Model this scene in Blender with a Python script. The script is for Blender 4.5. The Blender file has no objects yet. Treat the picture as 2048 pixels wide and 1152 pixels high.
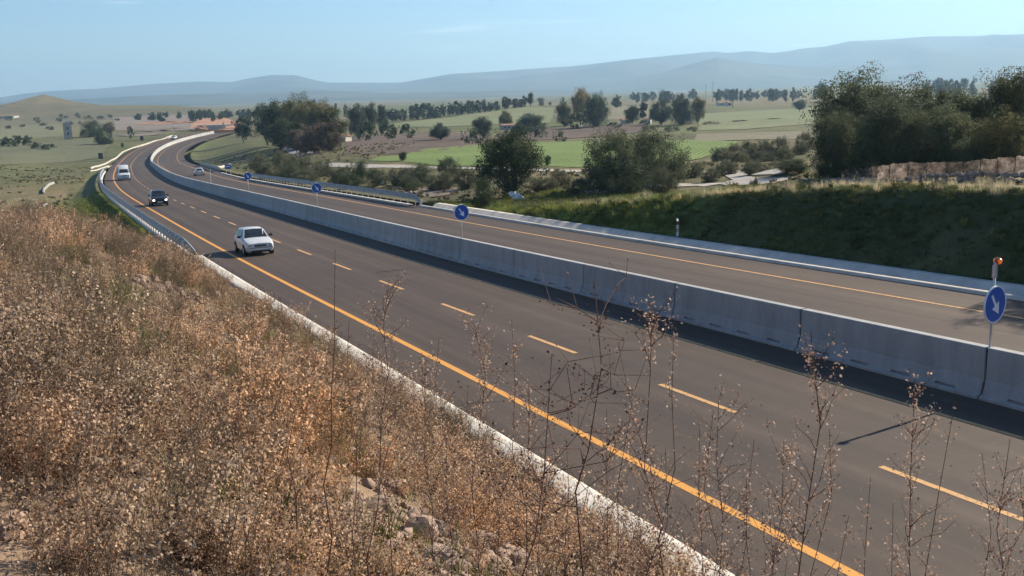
import bpy, math
import numpy as np
from mathutils import Vector, Matrix, Euler
R_ = math.radians
SC = bpy.context.scene
COL = SC.collection
rng = np.random.default_rng(7)

# ------------------------------------------------------------------ camera, sky, sun, exposure
FPX, PITCH, ROLL = 1993.5, R_(11.097), R_(-1.618)      # focal length in photo pixels (photo is 2048 wide)
cam_d = bpy.data.cameras.new('camera')
cam_d.sensor_width = 36.0
cam_d.lens = FPX / 2048 * 36.0
cam_d.clip_start, cam_d.clip_end = 0.05, 40000
cam = bpy.data.objects.new('camera', cam_d)
COL.objects.link(cam)
cam.rotation_euler = (Matrix.Rotation(R_(90) - PITCH, 3, 'X') @ Matrix.Rotation(ROLL, 3, 'Z')).to_euler()
SC.camera = cam

SUN_DIR = Vector((0.832, 0.555, 0)).normalized()         # horizontal direction towards the sun
SUN_EL = R_(31.0)
world = bpy.data.worlds.new('World')
SC.world = world
world.use_nodes = True
wn, wl = world.node_tree.nodes, world.node_tree.links
wn.clear()
w_out = wn.new('ShaderNodeOutputWorld')
w_bg = wn.new('ShaderNodeBackground')
w_sky = wn.new('ShaderNodeTexSky')
w_sky.sky_type = 'NISHITA'
w_sky.sun_disc = False
w_sky.sun_elevation = SUN_EL
w_sky.sun_rotation = math.atan2(SUN_DIR.x, SUN_DIR.y)
w_sky.altitude = 0
w_sky.air_density, w_sky.dust_density, w_sky.ozone_density = 1.0, 0.15, 4.0
w_bg.inputs['Strength'].default_value = 0.072
# a few thin streaks of high cloud, the same all round the sky
tc = wn.new('ShaderNodeTexCoord')
mp = wn.new('ShaderNodeMapping'); mp.inputs['Scale'].default_value = (2.2, 2.2, 34)
nz = wn.new('ShaderNodeTexNoise'); nz.inputs['Scale'].default_value = 2.1; nz.inputs['Detail'].default_value = 5
cr = wn.new('ShaderNodeValToRGB')
cr.color_ramp.elements[0].position = 0.66; cr.color_ramp.elements[0].color = (0, 0, 0, 1)
cr.color_ramp.elements[1].position = 0.86; cr.color_ramp.elements[1].color = (0.55, 0.55, 0.55, 1)
mx = wn.new('ShaderNodeMix'); mx.data_type = 'RGBA'
mx.inputs['B'].default_value = (13, 13.2, 13.5, 1)
wl.new(tc.outputs['Generated'], mp.inputs['Vector']); wl.new(mp.outputs[0], nz.inputs['Vector'])
wl.new(nz.outputs['Fac'], cr.inputs[0]); wl.new(cr.outputs[0], mx.inputs['Factor'])
tint = wn.new('ShaderNodeMix'); tint.data_type = 'RGBA'; tint.blend_type = 'MULTIPLY'; tint.inputs['Factor'].default_value = 1.0
tint.inputs['B'].default_value = (0.88, 1.0, 1.11, 1)      # a clear, slightly cyan autumn sky
wl.new(w_sky.outputs[0], tint.inputs['A']); wl.new(tint.outputs['Result'], mx.inputs['A']); wl.new(mx.outputs['Result'], w_bg.inputs['Color'])
wl.new(w_bg.outputs[0], w_out.inputs['Surface'])

sun_d = bpy.data.lights.new('sun', 'SUN')
sun_d.energy = 5.0
sun_d.angle = R_(0.55)
sun_d.color = (1.0, 0.88, 0.71)
sun = bpy.data.objects.new('sun', sun_d)
COL.objects.link(sun)
to_sun = Vector((SUN_DIR.x * math.cos(SUN_EL), SUN_DIR.y * math.cos(SUN_EL), math.sin(SUN_EL)))
sun.rotation_euler = to_sun.to_track_quat('Z', 'Y').to_euler()
SC.view_settings.view_transform = 'Standard'
SC.view_settings.look = 'None'
SC.view_settings.exposure = 0.88
SC.view_settings.gamma = 1.0
SC.cycles.use_denoising = True
SC.cycles.max_bounces = 6
SC.cycles.transparent_max_bounces = 6
SC.cycles.volume_bounces = 0
SC.cycles.use_adaptive_sampling = True
SC.cycles.adaptive_threshold = 0.015

# ------------------------------------------------------------------ helpers
def tag(o, label=None, cat=None, group=None, kind=None):
    if label: o['label'] = label
    if cat: o['category'] = cat
    if group: o['group'] = group
    if kind: o['kind'] = kind
    return o

def empty(name, loc=(0, 0, 0), rz=0.0):
    o = bpy.data.objects.new(name, None)
    o.empty_display_size = 0.2
    COL.objects.link(o)
    o.location = loc
    o.rotation_euler = (0, 0, rz)
    return o

def link(name, me, mat=None, parent=None):
    if mat is not None and len(me.materials) == 0:
        me.materials.append(mat)
    o = bpy.data.objects.new(name, me)
    COL.objects.link(o)
    if parent is not None:
        o.parent = parent
    return o

def fastmesh(name, V, F, smooth=False, attrs=None, uv=None):
    """V (n,3) array; F list of (m,k) int arrays."""
    V = np.asarray(V, np.float32).reshape(-1, 3)
    if isinstance(F, np.ndarray):
        F = [F]
    F = [np.asarray(f, np.int32) for f in F if len(f)]
    me = bpy.data.meshes.new(name)
    me.vertices.add(len(V))
    me.vertices.foreach_set('co', V.ravel())
    nl = sum(f.size for f in F)
    npoly = sum(len(f) for f in F)
    me.loops.add(nl)
    me.polygons.add(npoly)
    me.loops.foreach_set('vertex_index', np.concatenate([f.ravel() for f in F]))
    tot = np.concatenate([np.full(len(f), f.shape[1], np.int32) for f in F])
    st = np.concatenate([[0], np.cumsum(tot)[:-1]]).astype(np.int32)
    me.polygons.foreach_set('loop_start', st)
    if smooth:
        me.polygons.foreach_set('use_smooth', np.ones(npoly, bool))
    if attrs:
        for k, (typ, arr) in attrs.items():
            a = me.attributes.new(k, typ, 'POINT')
            if typ == 'FLOAT':
                a.data.foreach_set('value', np.asarray(arr, np.float32).ravel())
            elif typ == 'INT':
                a.data.foreach_set('value', np.asarray(arr, np.int32).ravel())
            elif typ == 'FLOAT_VECTOR':
                a.data.foreach_set('vector', np.asarray(arr, np.float32).ravel())
            else:
                a.data.foreach_set('color', np.asarray(arr, np.float32).ravel())
    if uv is not None:
        u = me.uv_layers.new(name='UVMap')
        li = np.concatenate([f.ravel() for f in F])
        u.data.foreach_set('uv', np.asarray(uv, np.float32)[li].ravel())
    me.update(calc_edges=True)
    me.validate()
    return me

class MB:
    """collects small shapes into one mesh"""
    def __init__(s): s.v = []; s.f = []
    def add(s, V, F):
        b = len(s.v)
        s.v += [tuple(map(float, p)) for p in V]
        s.f += [tuple(b + i for i in f) for f in F]
        return s
    def box(s, c, d, rz=0.0, M=None):
        x, y, z = d[0] / 2, d[1] / 2, d[2] / 2
        V = [(sx * x, sy * y, sz * z) for sz in (-1, 1) for sy in (-1, 1) for sx in (-1, 1)]
        ca, sa = math.cos(rz), math.sin(rz)
        V = [(c[0] + p[0] * ca - p[1] * sa, c[1] + p[0] * sa + p[1] * ca, c[2] + p[2]) for p in V]
        if M is not None: V = [M @ Vector(p) for p in V]
        return s.add(V, [(0, 2, 3, 1), (4, 5, 7, 6), (0, 1, 5, 4), (2, 6, 7, 3), (0, 4, 6, 2), (1, 3, 7, 5)])
    def tube(s, pts, rad, n=8, cap=True):
        pts = [Vector(p) for p in pts]
        if not hasattr(rad, '__len__'): rad = [rad] * len(pts)
        V = []; F = []
        for i, p in enumerate(pts):
            t = (pts[min(i + 1, len(pts) - 1)] - pts[max(i - 1, 0)]).normalized()
            a = t.orthogonal().normalized() if abs(t.z) < 0.95 else Vector((1, 0, 0))
            a = (a - t * a.dot(t)).normalized()
            b = t.cross(a)
            for k in range(n):
                th = 2 * math.pi * k / n
                V.append(p + (a * math.cos(th) + b * math.sin(th)) * rad[i])
        for i in range(len(pts) - 1):
            for k in range(n):
                F.append((i * n + k, i * n + (k + 1) % n, (i + 1) * n + (k + 1) % n, (i + 1) * n + k))
        if cap:
            F.append(tuple(range(n - 1, -1, -1)))
            F.append(tuple((len(pts) - 1) * n + k for k in range(n)))
        return s.add(V, F)
    def mesh(s, name, smooth=False):
        me = bpy.data.meshes.new(name)
        me.from_pydata(s.v, [], s.f)
        if smooth: me.polygons.foreach_set('use_smooth', [True] * len(me.polygons))
        me.update()
        return me
    def build(s, name, mat, parent=None, smooth=False):
        return link(name, s.mesh(name, smooth), mat, parent)

def copy_tree(o, parent=None):
    c = o.copy()
    COL.objects.link(c)
    c.parent = parent
    for ch in o.children:
        copy_tree(ch, c)
    return c

def smooth01(x):
    x = np.clip(x, 0, 1)
    return x * x * (3 - 2 * x)

def vnoise(x, y, scale, seed=0):
    x = np.asarray(x, float) / scale; y = np.asarray(y, float) / scale
    xi = np.floor(x).astype(np.int64); yi = np.floor(y).astype(np.int64)
    fx = x - xi; fy = y - yi
    fx = fx * fx * (3 - 2 * fx); fy = fy * fy * (3 - 2 * fy)
    def hsh(a, b):
        n = (a * 374761393 + b * 668265263 + seed * 1442695041) & 0xffffffff
        n = ((n ^ (n >> 13)) * 1274126177) & 0xffffffff
        return ((n ^ (n >> 16)) & 0xffff) / 65535.0
    return ((hsh(xi, yi) * (1 - fx) + hsh(xi + 1, yi) * fx) * (1 - fy) + (hsh(xi, yi + 1) * (1 - fx) + hsh(xi + 1, yi + 1) * fx) * fy) * 2 - 1

def fbm(x, y, scale, seed=0, n=4):
    r = 0; a = 1.0
    for i in range(n):
        r = r + a * vnoise(x, y, scale / 2 ** i, seed + i * 17); a *= 0.5
    return r

# ------------------------------------------------------------------ materials
def ramp(nt, stops, fac=None, interp='LINEAR'):
    n = nt.nodes.new('ShaderNodeValToRGB')
    n.color_ramp.interpolation = interp
    e = n.color_ramp.elements
    while len(e) < len(stops): e.new(0.5)
    for i, (p, c) in enumerate(stops):
        e[i].position = p; e[i].color = (*c, 1) if len(c) == 3 else c
    if fac is not None: nt.links.new(fac, n.inputs[0])
    return n

def base_mat(name, rough=0.7, metallic=0.0, spec=0.3):
    m = bpy.data.materials.new(name)
    m.use_nodes = True
    nt = m.node_tree
    b = nt.nodes['Principled BSDF']
    b.inputs['Roughness'].default_value = rough
    b.inputs['Metallic'].default_value = metallic
    b.inputs['Specular IOR Level'].default_value = spec
    return m, nt, b

def mixc(nt, a, b, fac, mode='MIX'):
    m = nt.nodes.new('ShaderNodeMix'); m.data_type = 'RGBA'; m.blend_type = mode
    for k, v in (('A', a), ('B', b), ('Factor', fac)):
        if hasattr(v, 'links') or hasattr(v, 'is_linked'):
            nt.links.new(v, m.inputs[k])
        elif k == 'Factor': m.inputs[k].default_value = v
        else: m.inputs[k].default_value = (*v, 1)
    return m.outputs['Result']

def noise(nt, scale, detail=4, vec=None, rough=0.55, dim='3D'):
    n = nt.nodes.new('ShaderNodeTexNoise')
    n.inputs['Scale'].default_value = scale; n.inputs['Detail'].default_value = detail
    n.inputs['Roughness'].default_value = rough
    if vec is not None: nt.links.new(vec, n.inputs['Vector'])
    return n.outputs['Fac']

def coords(nt, kind='Object'):
    return nt.nodes.new('ShaderNodeTexCoord').outputs[kind]

def bump(nt, b, h, strength=0.4, dist=0.02):
    n = nt.nodes.new('ShaderNodeBump')
    n.inputs['Strength'].default_value = strength; n.inputs['Distance'].default_value = dist
    nt.links.new(h, n.inputs['Height']); nt.links.new(n.outputs[0], b.inputs['Normal'])

def speckled(name, c0, c1, scale=3.0, rough=0.8, metallic=0.0, spec=0.3, bmp=0.3, fine=40.0, obj_rand=0.0):
    """two-tone surface with broad and fine variation and fine relief"""
    m, nt, b = base_mat(name, rough, metallic, spec)
    co = coords(nt)
    n1 = noise(nt, scale, 5, co); n2 = noise(nt, fine, 3, co)
    r = ramp(nt, [(0.3, c0), (0.7, c1)], n1)
    r2 = ramp(nt, [(0.25, (0.78,) * 3), (0.75, (1.12,) * 3)], n2)
    out = mixc(nt, r.outputs[0], r2.outputs[0], 1.0, 'MULTIPLY')
    if obj_rand:
        oi = nt.nodes.new('ShaderNodeObjectInfo')
        r3 = ramp(nt, [(0, (1 - obj_rand,) * 3), (1, (1 + obj_rand,) * 3)], oi.outputs['Random'])
        out = mixc(nt, out, r3.outputs[0], 1.0, 'MULTIPLY')
    nt.links.new(out, b.inputs['Base Color'])
    if bmp: bump(nt, b, n2, bmp, 0.01)
    return m

def plain(name, c, rough=0.5, metallic=0.0, spec=0.4, dirt=0.12, scale=6.0):
    return speckled(name, tuple(x * (1 - dirt) for x in c), c, scale, rough, metallic, spec, 0.0, 60.0)

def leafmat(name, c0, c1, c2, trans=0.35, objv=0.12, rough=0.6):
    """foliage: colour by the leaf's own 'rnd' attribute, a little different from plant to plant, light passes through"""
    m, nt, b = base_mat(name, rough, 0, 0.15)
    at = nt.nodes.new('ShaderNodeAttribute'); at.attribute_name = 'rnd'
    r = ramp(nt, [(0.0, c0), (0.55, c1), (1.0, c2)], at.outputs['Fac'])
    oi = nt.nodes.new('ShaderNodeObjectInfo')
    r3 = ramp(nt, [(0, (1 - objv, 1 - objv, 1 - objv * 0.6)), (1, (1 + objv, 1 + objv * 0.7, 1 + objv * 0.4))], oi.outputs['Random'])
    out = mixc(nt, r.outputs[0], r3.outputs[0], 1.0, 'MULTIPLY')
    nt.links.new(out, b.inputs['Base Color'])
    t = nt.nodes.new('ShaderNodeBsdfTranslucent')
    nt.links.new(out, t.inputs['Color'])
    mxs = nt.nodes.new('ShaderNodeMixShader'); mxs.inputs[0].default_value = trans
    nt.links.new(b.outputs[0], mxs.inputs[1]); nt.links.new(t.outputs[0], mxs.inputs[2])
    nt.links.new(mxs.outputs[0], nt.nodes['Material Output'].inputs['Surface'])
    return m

# ------------------------------------------------------------------ road alignment (the median barrier is the axis)
KN = np.array([-10, 25, 60, 100, 140, 180, 220, 260, 300, 350, 400, 480.])
KK = np.array([-1.02, -.625, .637, .2256, .673, .515, .531, -.268, .735, .549, 2.819, 8.021]) * 1e-3
GG = np.array([-4.29, -3.686, -3.008, -3.678, -4.048, -3.463, -3.284, -3.64, -3.41, -1.193, 2.387, 5.643]) * 1e-2
S0, S1 = -70, 500
SS = np.arange(S0, S1 + 0.1, 1.0)
_k = np.interp(SS, KN, KK); _k[SS < -10] = 0
_g = np.interp(SS, KN, GG)
_i0 = -S0
HD = np.concatenate([[0], np.cumsum((_k[1:] + _k[:-1]) / 2)]); HD = HD - HD[_i0] - 0.42996
_hm = (HD[1:] + HD[:-1]) / 2
RX = np.concatenate([[0], np.cumsum(np.sin(_hm))]); RX = RX - RX[_i0] + 16.8456
RY = np.concatenate([[0], np.cumsum(np.cos(_hm))]); RY = RY - RY[_i0] + 9.9086
RZ = np.concatenate([[0], np.cumsum((_g[1:] + _g[:-1]) / 2)]); RZ = RZ - RZ[_i0] - 6.7523

def road(s, d=0.0, dz=0.0):
    """world point at station s, offset d to the right of the barrier, dz above the carriageway"""
    s = np.asarray(s, float); d = np.asarray(d, float)
    h = np.interp(s, SS, HD)
    cf = np.where(d > 0, 0.0117, -0.0025) * np.clip(d, -11.5, 11.5)
    return np.stack(np.broadcast_arrays(np.interp(s, SS, RX) + d * np.cos(h), np.interp(s, SS, RY) - d * np.sin(h), np.interp(s, SS, RZ) + cf + dz), -1)

def heading(s):
    return float(np.interp(s, SS, HD))

def to_sd(x, y):
    x = np.asarray(x, float).ravel(); y = np.asarray(y, float).ravel()
    s = np.empty(len(x)); d = np.empty(len(x))
    for a in range(0, len(x), 20000):
        xx = x[a:a + 20000, None]; yy = y[a:a + 20000, None]
        i = np.argmin((xx - RX) ** 2 + (yy - RY) ** 2, 1)
        dx = xx[:, 0] - RX[i]; dy = yy[:, 0] - RY[i]
        h = HD[i]
        s[a:a + 20000] = SS[i] + dx * np.sin(h) + dy * np.cos(h)
        d[a:a + 20000] = dx * np.cos(h) - dy * np.sin(h)
    return s, d

# ------------------------------------------------------------------ terrain height
LAND = np.array([
    (25, 52, -5.1), (40, 62, -5.2), (60, 60, -5), (30, 78, -6.2), (55, 100, -7.8), (90, 70, -5.5), (90, 130, -8.5),
    (12, 95, -8.7), (0, 92, -9.2), (5, 130, -10.1), (38, 112, -8.2), (25, 160, -10.8), (-10, 110, -9.9),
    (-19, 225, -11.6), (-42, 262, -12.8), (-30, 300, -13.3), (41, 200, -11.4), (70, 250, -12), (-30, 170, -10.9), (-20, 150, -10.8),
    (-5, 420, -14.8), (50, 420, -14.2), (130, 420, -14), (-60, 420, -15), (-90, 380, -16), (-70, 300, -14.5),
    (25, 680, -8.5), (-50, 650, -13), (-120, 640, -15.5), (90, 680, -11.5), (200, 650, -14.5), (350, 600, -14),
    (0, 1000, -15), (400, 1000, -15), (-300, 1000, -16), (800, 1800, -15), (0, 2000, -15), (-800, 2200, -15), (1500, 1200, -14), (0, 4000, -15), (2500, 3500, -10), (-2500, 3500, -14),
    (-60, 120, -12.7), (-45, 95, -12.2), (-100, 170, -13.6), (-120, 230, -14.8), (-150, 323, -16.6), (-209, 480, -16.8), (-135, 400, -17.4), (-160, 450, -16.6), (-70, 80, -11.8), (-110, 90, -11.8), (-160, 150, -13),
    (-40, 60, -9.5), (-300, 300, -15), (-300, 800, -14), (-200, 650, -15), (-110, 520, -15), (-60, 560, -14.5),
    (-530, 1180, -13.0), (-640, 1180, -13.0), (-330, 1150, -14), (-780, 1150, -12), (-540, 950, -14), (-540, 1500, -14), (-250, 1100, -14),
    (0, -40, 1.0), (-40, -20, 0.5), (40, -40, -1), (-80, -20, -1), (-60, 20, -3), (60, 10, -3.5), (100, 20, -4), (0, -300, 3), (400, 100, -4), (-400, 0, -8), (400, -300, 0), (-400, -400, -2)], float)

def land(x, y):
    """gentle country: smooth interpolation of spot heights"""
    num = np.zeros_like(x); den = np.zeros_like(x)
    r = np.sqrt(x * x + y * y)
    for px, py, pz in LAND:
        d2 = (x - px) ** 2 + (y - py) ** 2
        sc = (0.12 * math.hypot(px, py) + 6) ** 2
        w = 1.0 / (d2 / sc + 0.15) ** 2
        num += w * pz; den += w
    z = num / den
    z = z + 13 * np.exp(-(((x + 530) / 120) ** 2 + ((y - 1180) / 160) ** 2)) + 16 * np.exp(-(((x + 545) / 27) ** 2 + ((y - 1190) / 60) ** 2)) + 7 * np.exp(-(((x + 395) / 60) ** 2 + ((y - 1150) / 120) ** 2))
    far = smooth01((r - 150) / 500)
    z = z + 0.10 * fbm(x, y, 9, 3, 3) + far * 0.8 * fbm(x, y, 140, 5, 3)
    return z

T_R = (np.array([-70, 26, 35, 39, 44, 50, 55, 61, 67, 74, 90, 130, 200, 300, 500.]), np.array([3.2, 3.1, 2.96, 2.9, 2.35, 1.75, 1.28, .75, .1, -.3, -.4, -.5, -.4, -.3, -.2]))
T_L = (np.array([-70, -20, -2, 12, 25, 40, 50, 57, 63, 75, 100, 150, 200, 250, 500.]), np.array([5.6, 5.4, 5.05, 4.85, 4.5, 4.0, 2.9, 1.0, -1.4, -2.8, -2.4, -1.4, -.7, -.5, -.4]))

def height(x, y):
    x = np.asarray(x, float); y = np.asarray(y, float); shp = x.shape
    x = x.ravel(); y = y.ravel()
    zl = land(x, y)
    s, d = to_sd(x, y)
    sc = np.clip(s, S0, S1)
    zr = np.interp(sc, SS, RZ)
    bumps = 0.07 * fbm(x, y, 1.6, 11, 3) + 0.10 * fbm(x, y, 5.0, 12, 2)
    # right-hand side: cutting that dies out
    T = np.interp(sc, *T_R)
    e = d - 12.4
    up = np.where(T > 0, np.minimum(np.maximum(e, 0) * math.tan(R_(37.5)), T), T * smooth01(e / 3))
    up = up + np.where(T > 0.3, np.minimum(smooth01(e / 2) * bumps, 0.3), 0)
    blend = smooth01((e - np.maximum(T, 0) * 1.32 - 1.0) / 22)
    zR = (zr + up) * (1 - blend) + zl * blend
    # left-hand side: cutting with a bank, then a fill
    L = np.interp(sc, *T_L)
    L = L + np.where(L > 1.5, 0.25 * fbm(x, y, 7, 21, 2), 0)
    e2 = -d - 11.6
    k = np.maximum(e2, 0) * math.tan(R_(31))
    up2 = np.where(L > 0, L - np.log1p(np.exp(np.clip((L - k) * 2.2, -30, 30))) / 2.2 + np.log1p(np.exp(np.clip(L * 2.2, -30, 30))) / 2.2 - L, -np.minimum(np.maximum(e2 - 1.0, 0) * 0.38, -L) - 1.4 * np.exp(-((e2 - 11.5 - .04 * np.maximum(105 - sc, 0)) / 1.3) ** 2) * smooth01((sc - 70) / 12) * smooth01((180 - sc) / 50))
    up2 = up2 + np.where(L > 0.3, smooth01(e2 / 2.5) * bumps * 1.5, smooth01((e2 - 1) / 3) * bumps)
    hold = np.where(sc < 62, 34.0, 13.0)
    hold = hold + smooth01((62 - sc) / 12) * 0
    b2 = smooth01((e2 - hold) / 25)
    zL = (zr + up2) * (1 - b2) + zl * b2
    z = np.where(d > 0, zR, zL)
    inside = (d > -11.6) & (d < 12.4)
    z = np.where(inside, zr - 0.4, z)
    # beyond the ends of the alignment fall back to open country
    over = smooth01((s - S1) / 60) + smooth01((S0 - s) / 60)
    z = z * (1 - np.clip(over, 0, 1)) + zl * np.clip(over, 0, 1)
    return z.reshape(shp)

def H1(x, y):
    return float(height(np.array([x]), np.array([y]))[0])

_c, _s = math.cos(PITCH), math.sin(PITCH)
def ray(px, py):
    """direction of sight through a point of the photograph (used only to survey where things stand)"""
    u, v = px - 1024, py - 576
    cr_, sr_ = math.cos(-ROLL), math.sin(-ROLL)
    u, v = u * cr_ - v * sr_, u * sr_ + v * cr_
    u /= FPX; v /= FPX
    return np.array([u, _c - v * _s, -_s - v * _c])

def ground(px, py, tmax=3000):
    r = ray(px, py)
    t = np.geomspace(2.5, tmax, 700)
    z = height(r[0] * t, r[1] * t)
    b = np.nonzero(r[2] * t <= z)[0]
    if len(b) == 0: return None
    i = b[0]
    if i == 0: return r * t[0]
    f0 = r[2] * t[i - 1] - z[i - 1]; f1 = r[2] * t[i] - z[i]
    tt = t[i - 1] + (t[i] - t[i - 1]) * f0 / (f0 - f1)
    P = r * tt
    return np.array([P[0], P[1], H1(P[0], P[1])])

def stand(px, py, dist):
    """ground point below the line of sight (px,py) at a depth of dist metres, and the height of the sight line above it"""
    r = ray(px, py)
    P = r * (dist / r[1])
    z = H1(P[0], P[1])
    return np.array([P[0], P[1], z]), P[2] - z
# ------------------------------------------------------------------ the ground
def ground_colour(x, y, s, d):
    """what grows or lies where: bare reddish earth on the bank, green or dry grass elsewhere (albedo)"""
    n = len(x)
    earth = np.array([.25, .175, .13]); dry = np.array([.19, .155, .09]); olive = np.array([.105, .105, .055]); green = np.array([.11, .128, .055])
    dark = np.array([.06, .075, .035]); scrub = np.array([.10, .095, .05])
    n1 = fbm(x, y, 6, 31, 4); n2 = fbm(x, y, 45, 33, 4); n3 = fbm(x, y, 1.3, 35, 3); n4 = fbm(x, y, 170, 37, 3)
    r = np.hypot(x, y)
    c = olive + (green - olive) * smooth01(n2 * .8 + .4)[:, None]
    c = c + (dry - c) * smooth01(n1 * .7 + n4 * .5 + .1)[:, None] * .55
    far_s = smooth01((r - 400) / 500)[:, None]
    patch = fbm(x, y * .4, 120, 41, 2)
    c = c + (np.where((patch > .15)[:, None], dry * .95, np.where((patch < -.25)[:, None], green, olive * 1.1)) - c) * far_s * .8
    m = smooth01((-x - 120) / 80) * smooth01((y - 420) / 300)
    c = c + (np.array([.15, .135, .085]) * (1 + .25 * n2[:, None]) - c) * (m * .8)[:, None]
    # scrubby ground east of the road
    m = smooth01((120 - np.abs(x + 10)) / 40) * smooth01((y - 70) / 30) * smooth01((260 - y) / 60) * (d > 12)
    c = c + ((scrub + (dry - scrub) * smooth01(n1 * .6 + .3)[:, None]) - c) * (m * .75)[:, None]
    m = (d < -16) * smooth01((y - 90) / 60) * smooth01((480 - y) / 120)
    c = c + ((np.array([.115, .112, .062]) * (1 + .3 * n1[:, None])) - c) * (m * .65)[:, None]
    # rough brown ground left of the road
    m = (d < -17) * smooth01((210 - y) / 60) * smooth01((y - 40) / 20)
    c = c + ((np.array([.20, .155, .10]) + (np.array([.13, .12, .07]) - np.array([.20, .155, .10])) * smooth01(n1 + .2)[:, None]) - c) * (m * .95 * smooth01(n2 * .8 + .8))[:, None]
    # bank
    m = (d < -11.4) * smooth01((64 - s) / 8) * smooth01((-d + 2) / 5)
    be = earth * (1 + .25 * n3[:, None]) + (np.array([.15, .125, .08]) - earth) * smooth01(n1 * .7 + .2)[:, None] * .6
    c = c + (be - c) * m[:, None]
    # green slope of the fill beside the guard rail
    m = (d < -11.6) * smooth01((s - 62) / 6) * smooth01((175 - s) / 60) * smooth01((20.5 + d) / 3.0)
    c = c + (np.array([.17, .20, .05]) * (1 + .3 * n1[:, None]) - c) * (m * .9)[:, None]
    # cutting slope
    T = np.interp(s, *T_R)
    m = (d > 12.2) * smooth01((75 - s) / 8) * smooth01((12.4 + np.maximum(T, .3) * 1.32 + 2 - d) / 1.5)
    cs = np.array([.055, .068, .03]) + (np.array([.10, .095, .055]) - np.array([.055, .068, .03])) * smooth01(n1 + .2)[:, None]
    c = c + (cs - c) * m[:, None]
    m = (d > 12.2) * smooth01((s - 40) / 10) * smooth01((85 - s) / 10) * smooth01((30 - d) / 6)
    c = c + (np.array([.13, .185, .035]) * (1 + .25 * n1[:, None]) - c) * (m * .8)[:, None]
    # bright top edge of the cutting, dry grass
    m = (d > 14) * smooth01((60 - s) / 10) * smooth01((d - 16) / 1.5) * smooth01((28 - d) / 4)
    c = c + (np.array([.23, .205, .12]) - c) * (m * .7)[:, None]
    return np.clip(np.concatenate([c, np.ones((n, 1))], 1), .015, 1)

m_ground, nt, b = base_mat('ground_cover', 0.95, 0, 0.1)
at = nt.nodes.new('ShaderNodeAttribute'); at.attribute_name = 'Col'
co = coords(nt)
nA = noise(nt, 0.9, 8, co, 0.7); nB = noise(nt, 14, 5, co, 0.7); nC = noise(nt, 0.05, 6, co, 0.65)
rA = ramp(nt, [(0.28, (.55, .58, .55)), (0.5, (1, 1, 1)), (0.75, (1.4, 1.34, 1.2))], nA)
rB = ramp(nt, [(0.25, (.55, .55, .55)), (0.75, (1.4, 1.4, 1.4))], nB)
rC = ramp(nt, [(0.3, (.75, .8, .75)), (0.7, (1.25, 1.18, 1.1))], nC)
o1 = mixc(nt, at.outputs['Color'], rA.outputs[0], 1.0, 'MULTIPLY')
o1 = mixc(nt, o1, rB.outputs[0], 1.0, 'MULTIPLY')
o1 = mixc(nt, o1, rC.outputs[0], 1.0, 'MULTIPLY')
nt.links.new(o1, b.inputs['Base Color'])
bump(nt, b, nB, 0.6, 0.05)

def grid_faces(nu, nv):
    i = np.arange(nu - 1)[:, None]; j = np.arange(nv - 1)[None]
    a = i * nv + j
    return np.stack([a, a + nv, a + nv + 1, a + 1], -1).reshape(-1, 4)

def axis(lo, hi, a, b, step, growth=1.07):
    r = list(np.arange(a, b + step / 2, step))
    v, st = r[-1], step
    while v < hi: st *= growth; v += st; r.append(v)
    v, st = r[0], step; l = []
    while v > lo: st *= growth; v -= st; l.append(v)
    return np.array(l[::-1] + r)

gx = axis(-9000, 9000, -60, 70, 1.6); gy = axis(-500, 9500, -20, 150, 1.6)
GX, GY = np.meshgrid(gx, gy, indexing='ij')
x, y = GX.ravel(), GY.ravel()
z = height(x, y); s_, d_ = to_sd(x, y)
inl = (s_ > S0 + 2) & (s_ < S1 - 12)
sink = smooth01((56 - np.abs(d_)) / 5) * inl
z = z - sink * 3.0 - 0.03
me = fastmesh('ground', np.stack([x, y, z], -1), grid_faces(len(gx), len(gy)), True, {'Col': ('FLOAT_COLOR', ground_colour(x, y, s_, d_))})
tag(link('ground', me, m_ground), kind='structure')

def verge(name, dl):
    sl = np.concatenate([np.arange(S0, -14, 2.0), np.arange(-14, 75, .4), np.arange(75, S1 - 9, 1.6)])
    A, D = np.meshgrid(sl, dl, indexing='ij')
    P = road(A.ravel(), D.ravel())
    x, y = P[:, 0], P[:, 1]
    z = height(x, y)
    edge = np.abs(D.ravel()) < np.abs(dl[0]) + .02
    z = np.where(edge, np.interp(A.ravel(), SS, RZ) - 0.03, z)
    me = fastmesh(name, np.stack([x, y, z], -1), grid_faces(len(sl), len(dl))[:, ::(1 if dl[1] < dl[0] else 1)], True, {'Col': ('FLOAT_COLOR', ground_colour(x, y, A.ravel(), D.ravel()))})
    return tag(link(name, me, m_ground), kind='structure')
verge('embankment', np.concatenate([-np.arange(11.62, 30, .3), -np.arange(30, 60.1, 1.2)]))
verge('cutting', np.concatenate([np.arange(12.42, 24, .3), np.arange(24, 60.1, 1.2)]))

# ------------------------------------------------------------------ carriageways, markings, kerbs
def strip(name, sl, dl, dz, mat, parent=None, smooth=True):
    """sheet along the road; dl offsets across, dz height of each offset"""
    sl = np.asarray(sl, float); dl = np.asarray(dl, float); dz = np.broadcast_to(np.asarray(dz, float), dl.shape)
    A, D = np.meshgrid(sl, dl, indexing='ij'); _, Zz = np.meshgrid(sl, dz, indexing='ij')
    P = road(A.ravel(), D.ravel(), Zz.ravel())
    me = fastmesh(name, P, grid_faces(len(sl), len(dl))[:, ::-1], smooth, uv=np.stack([A.ravel(), D.ravel()], -1))
    return link(name, me, mat, parent)

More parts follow.
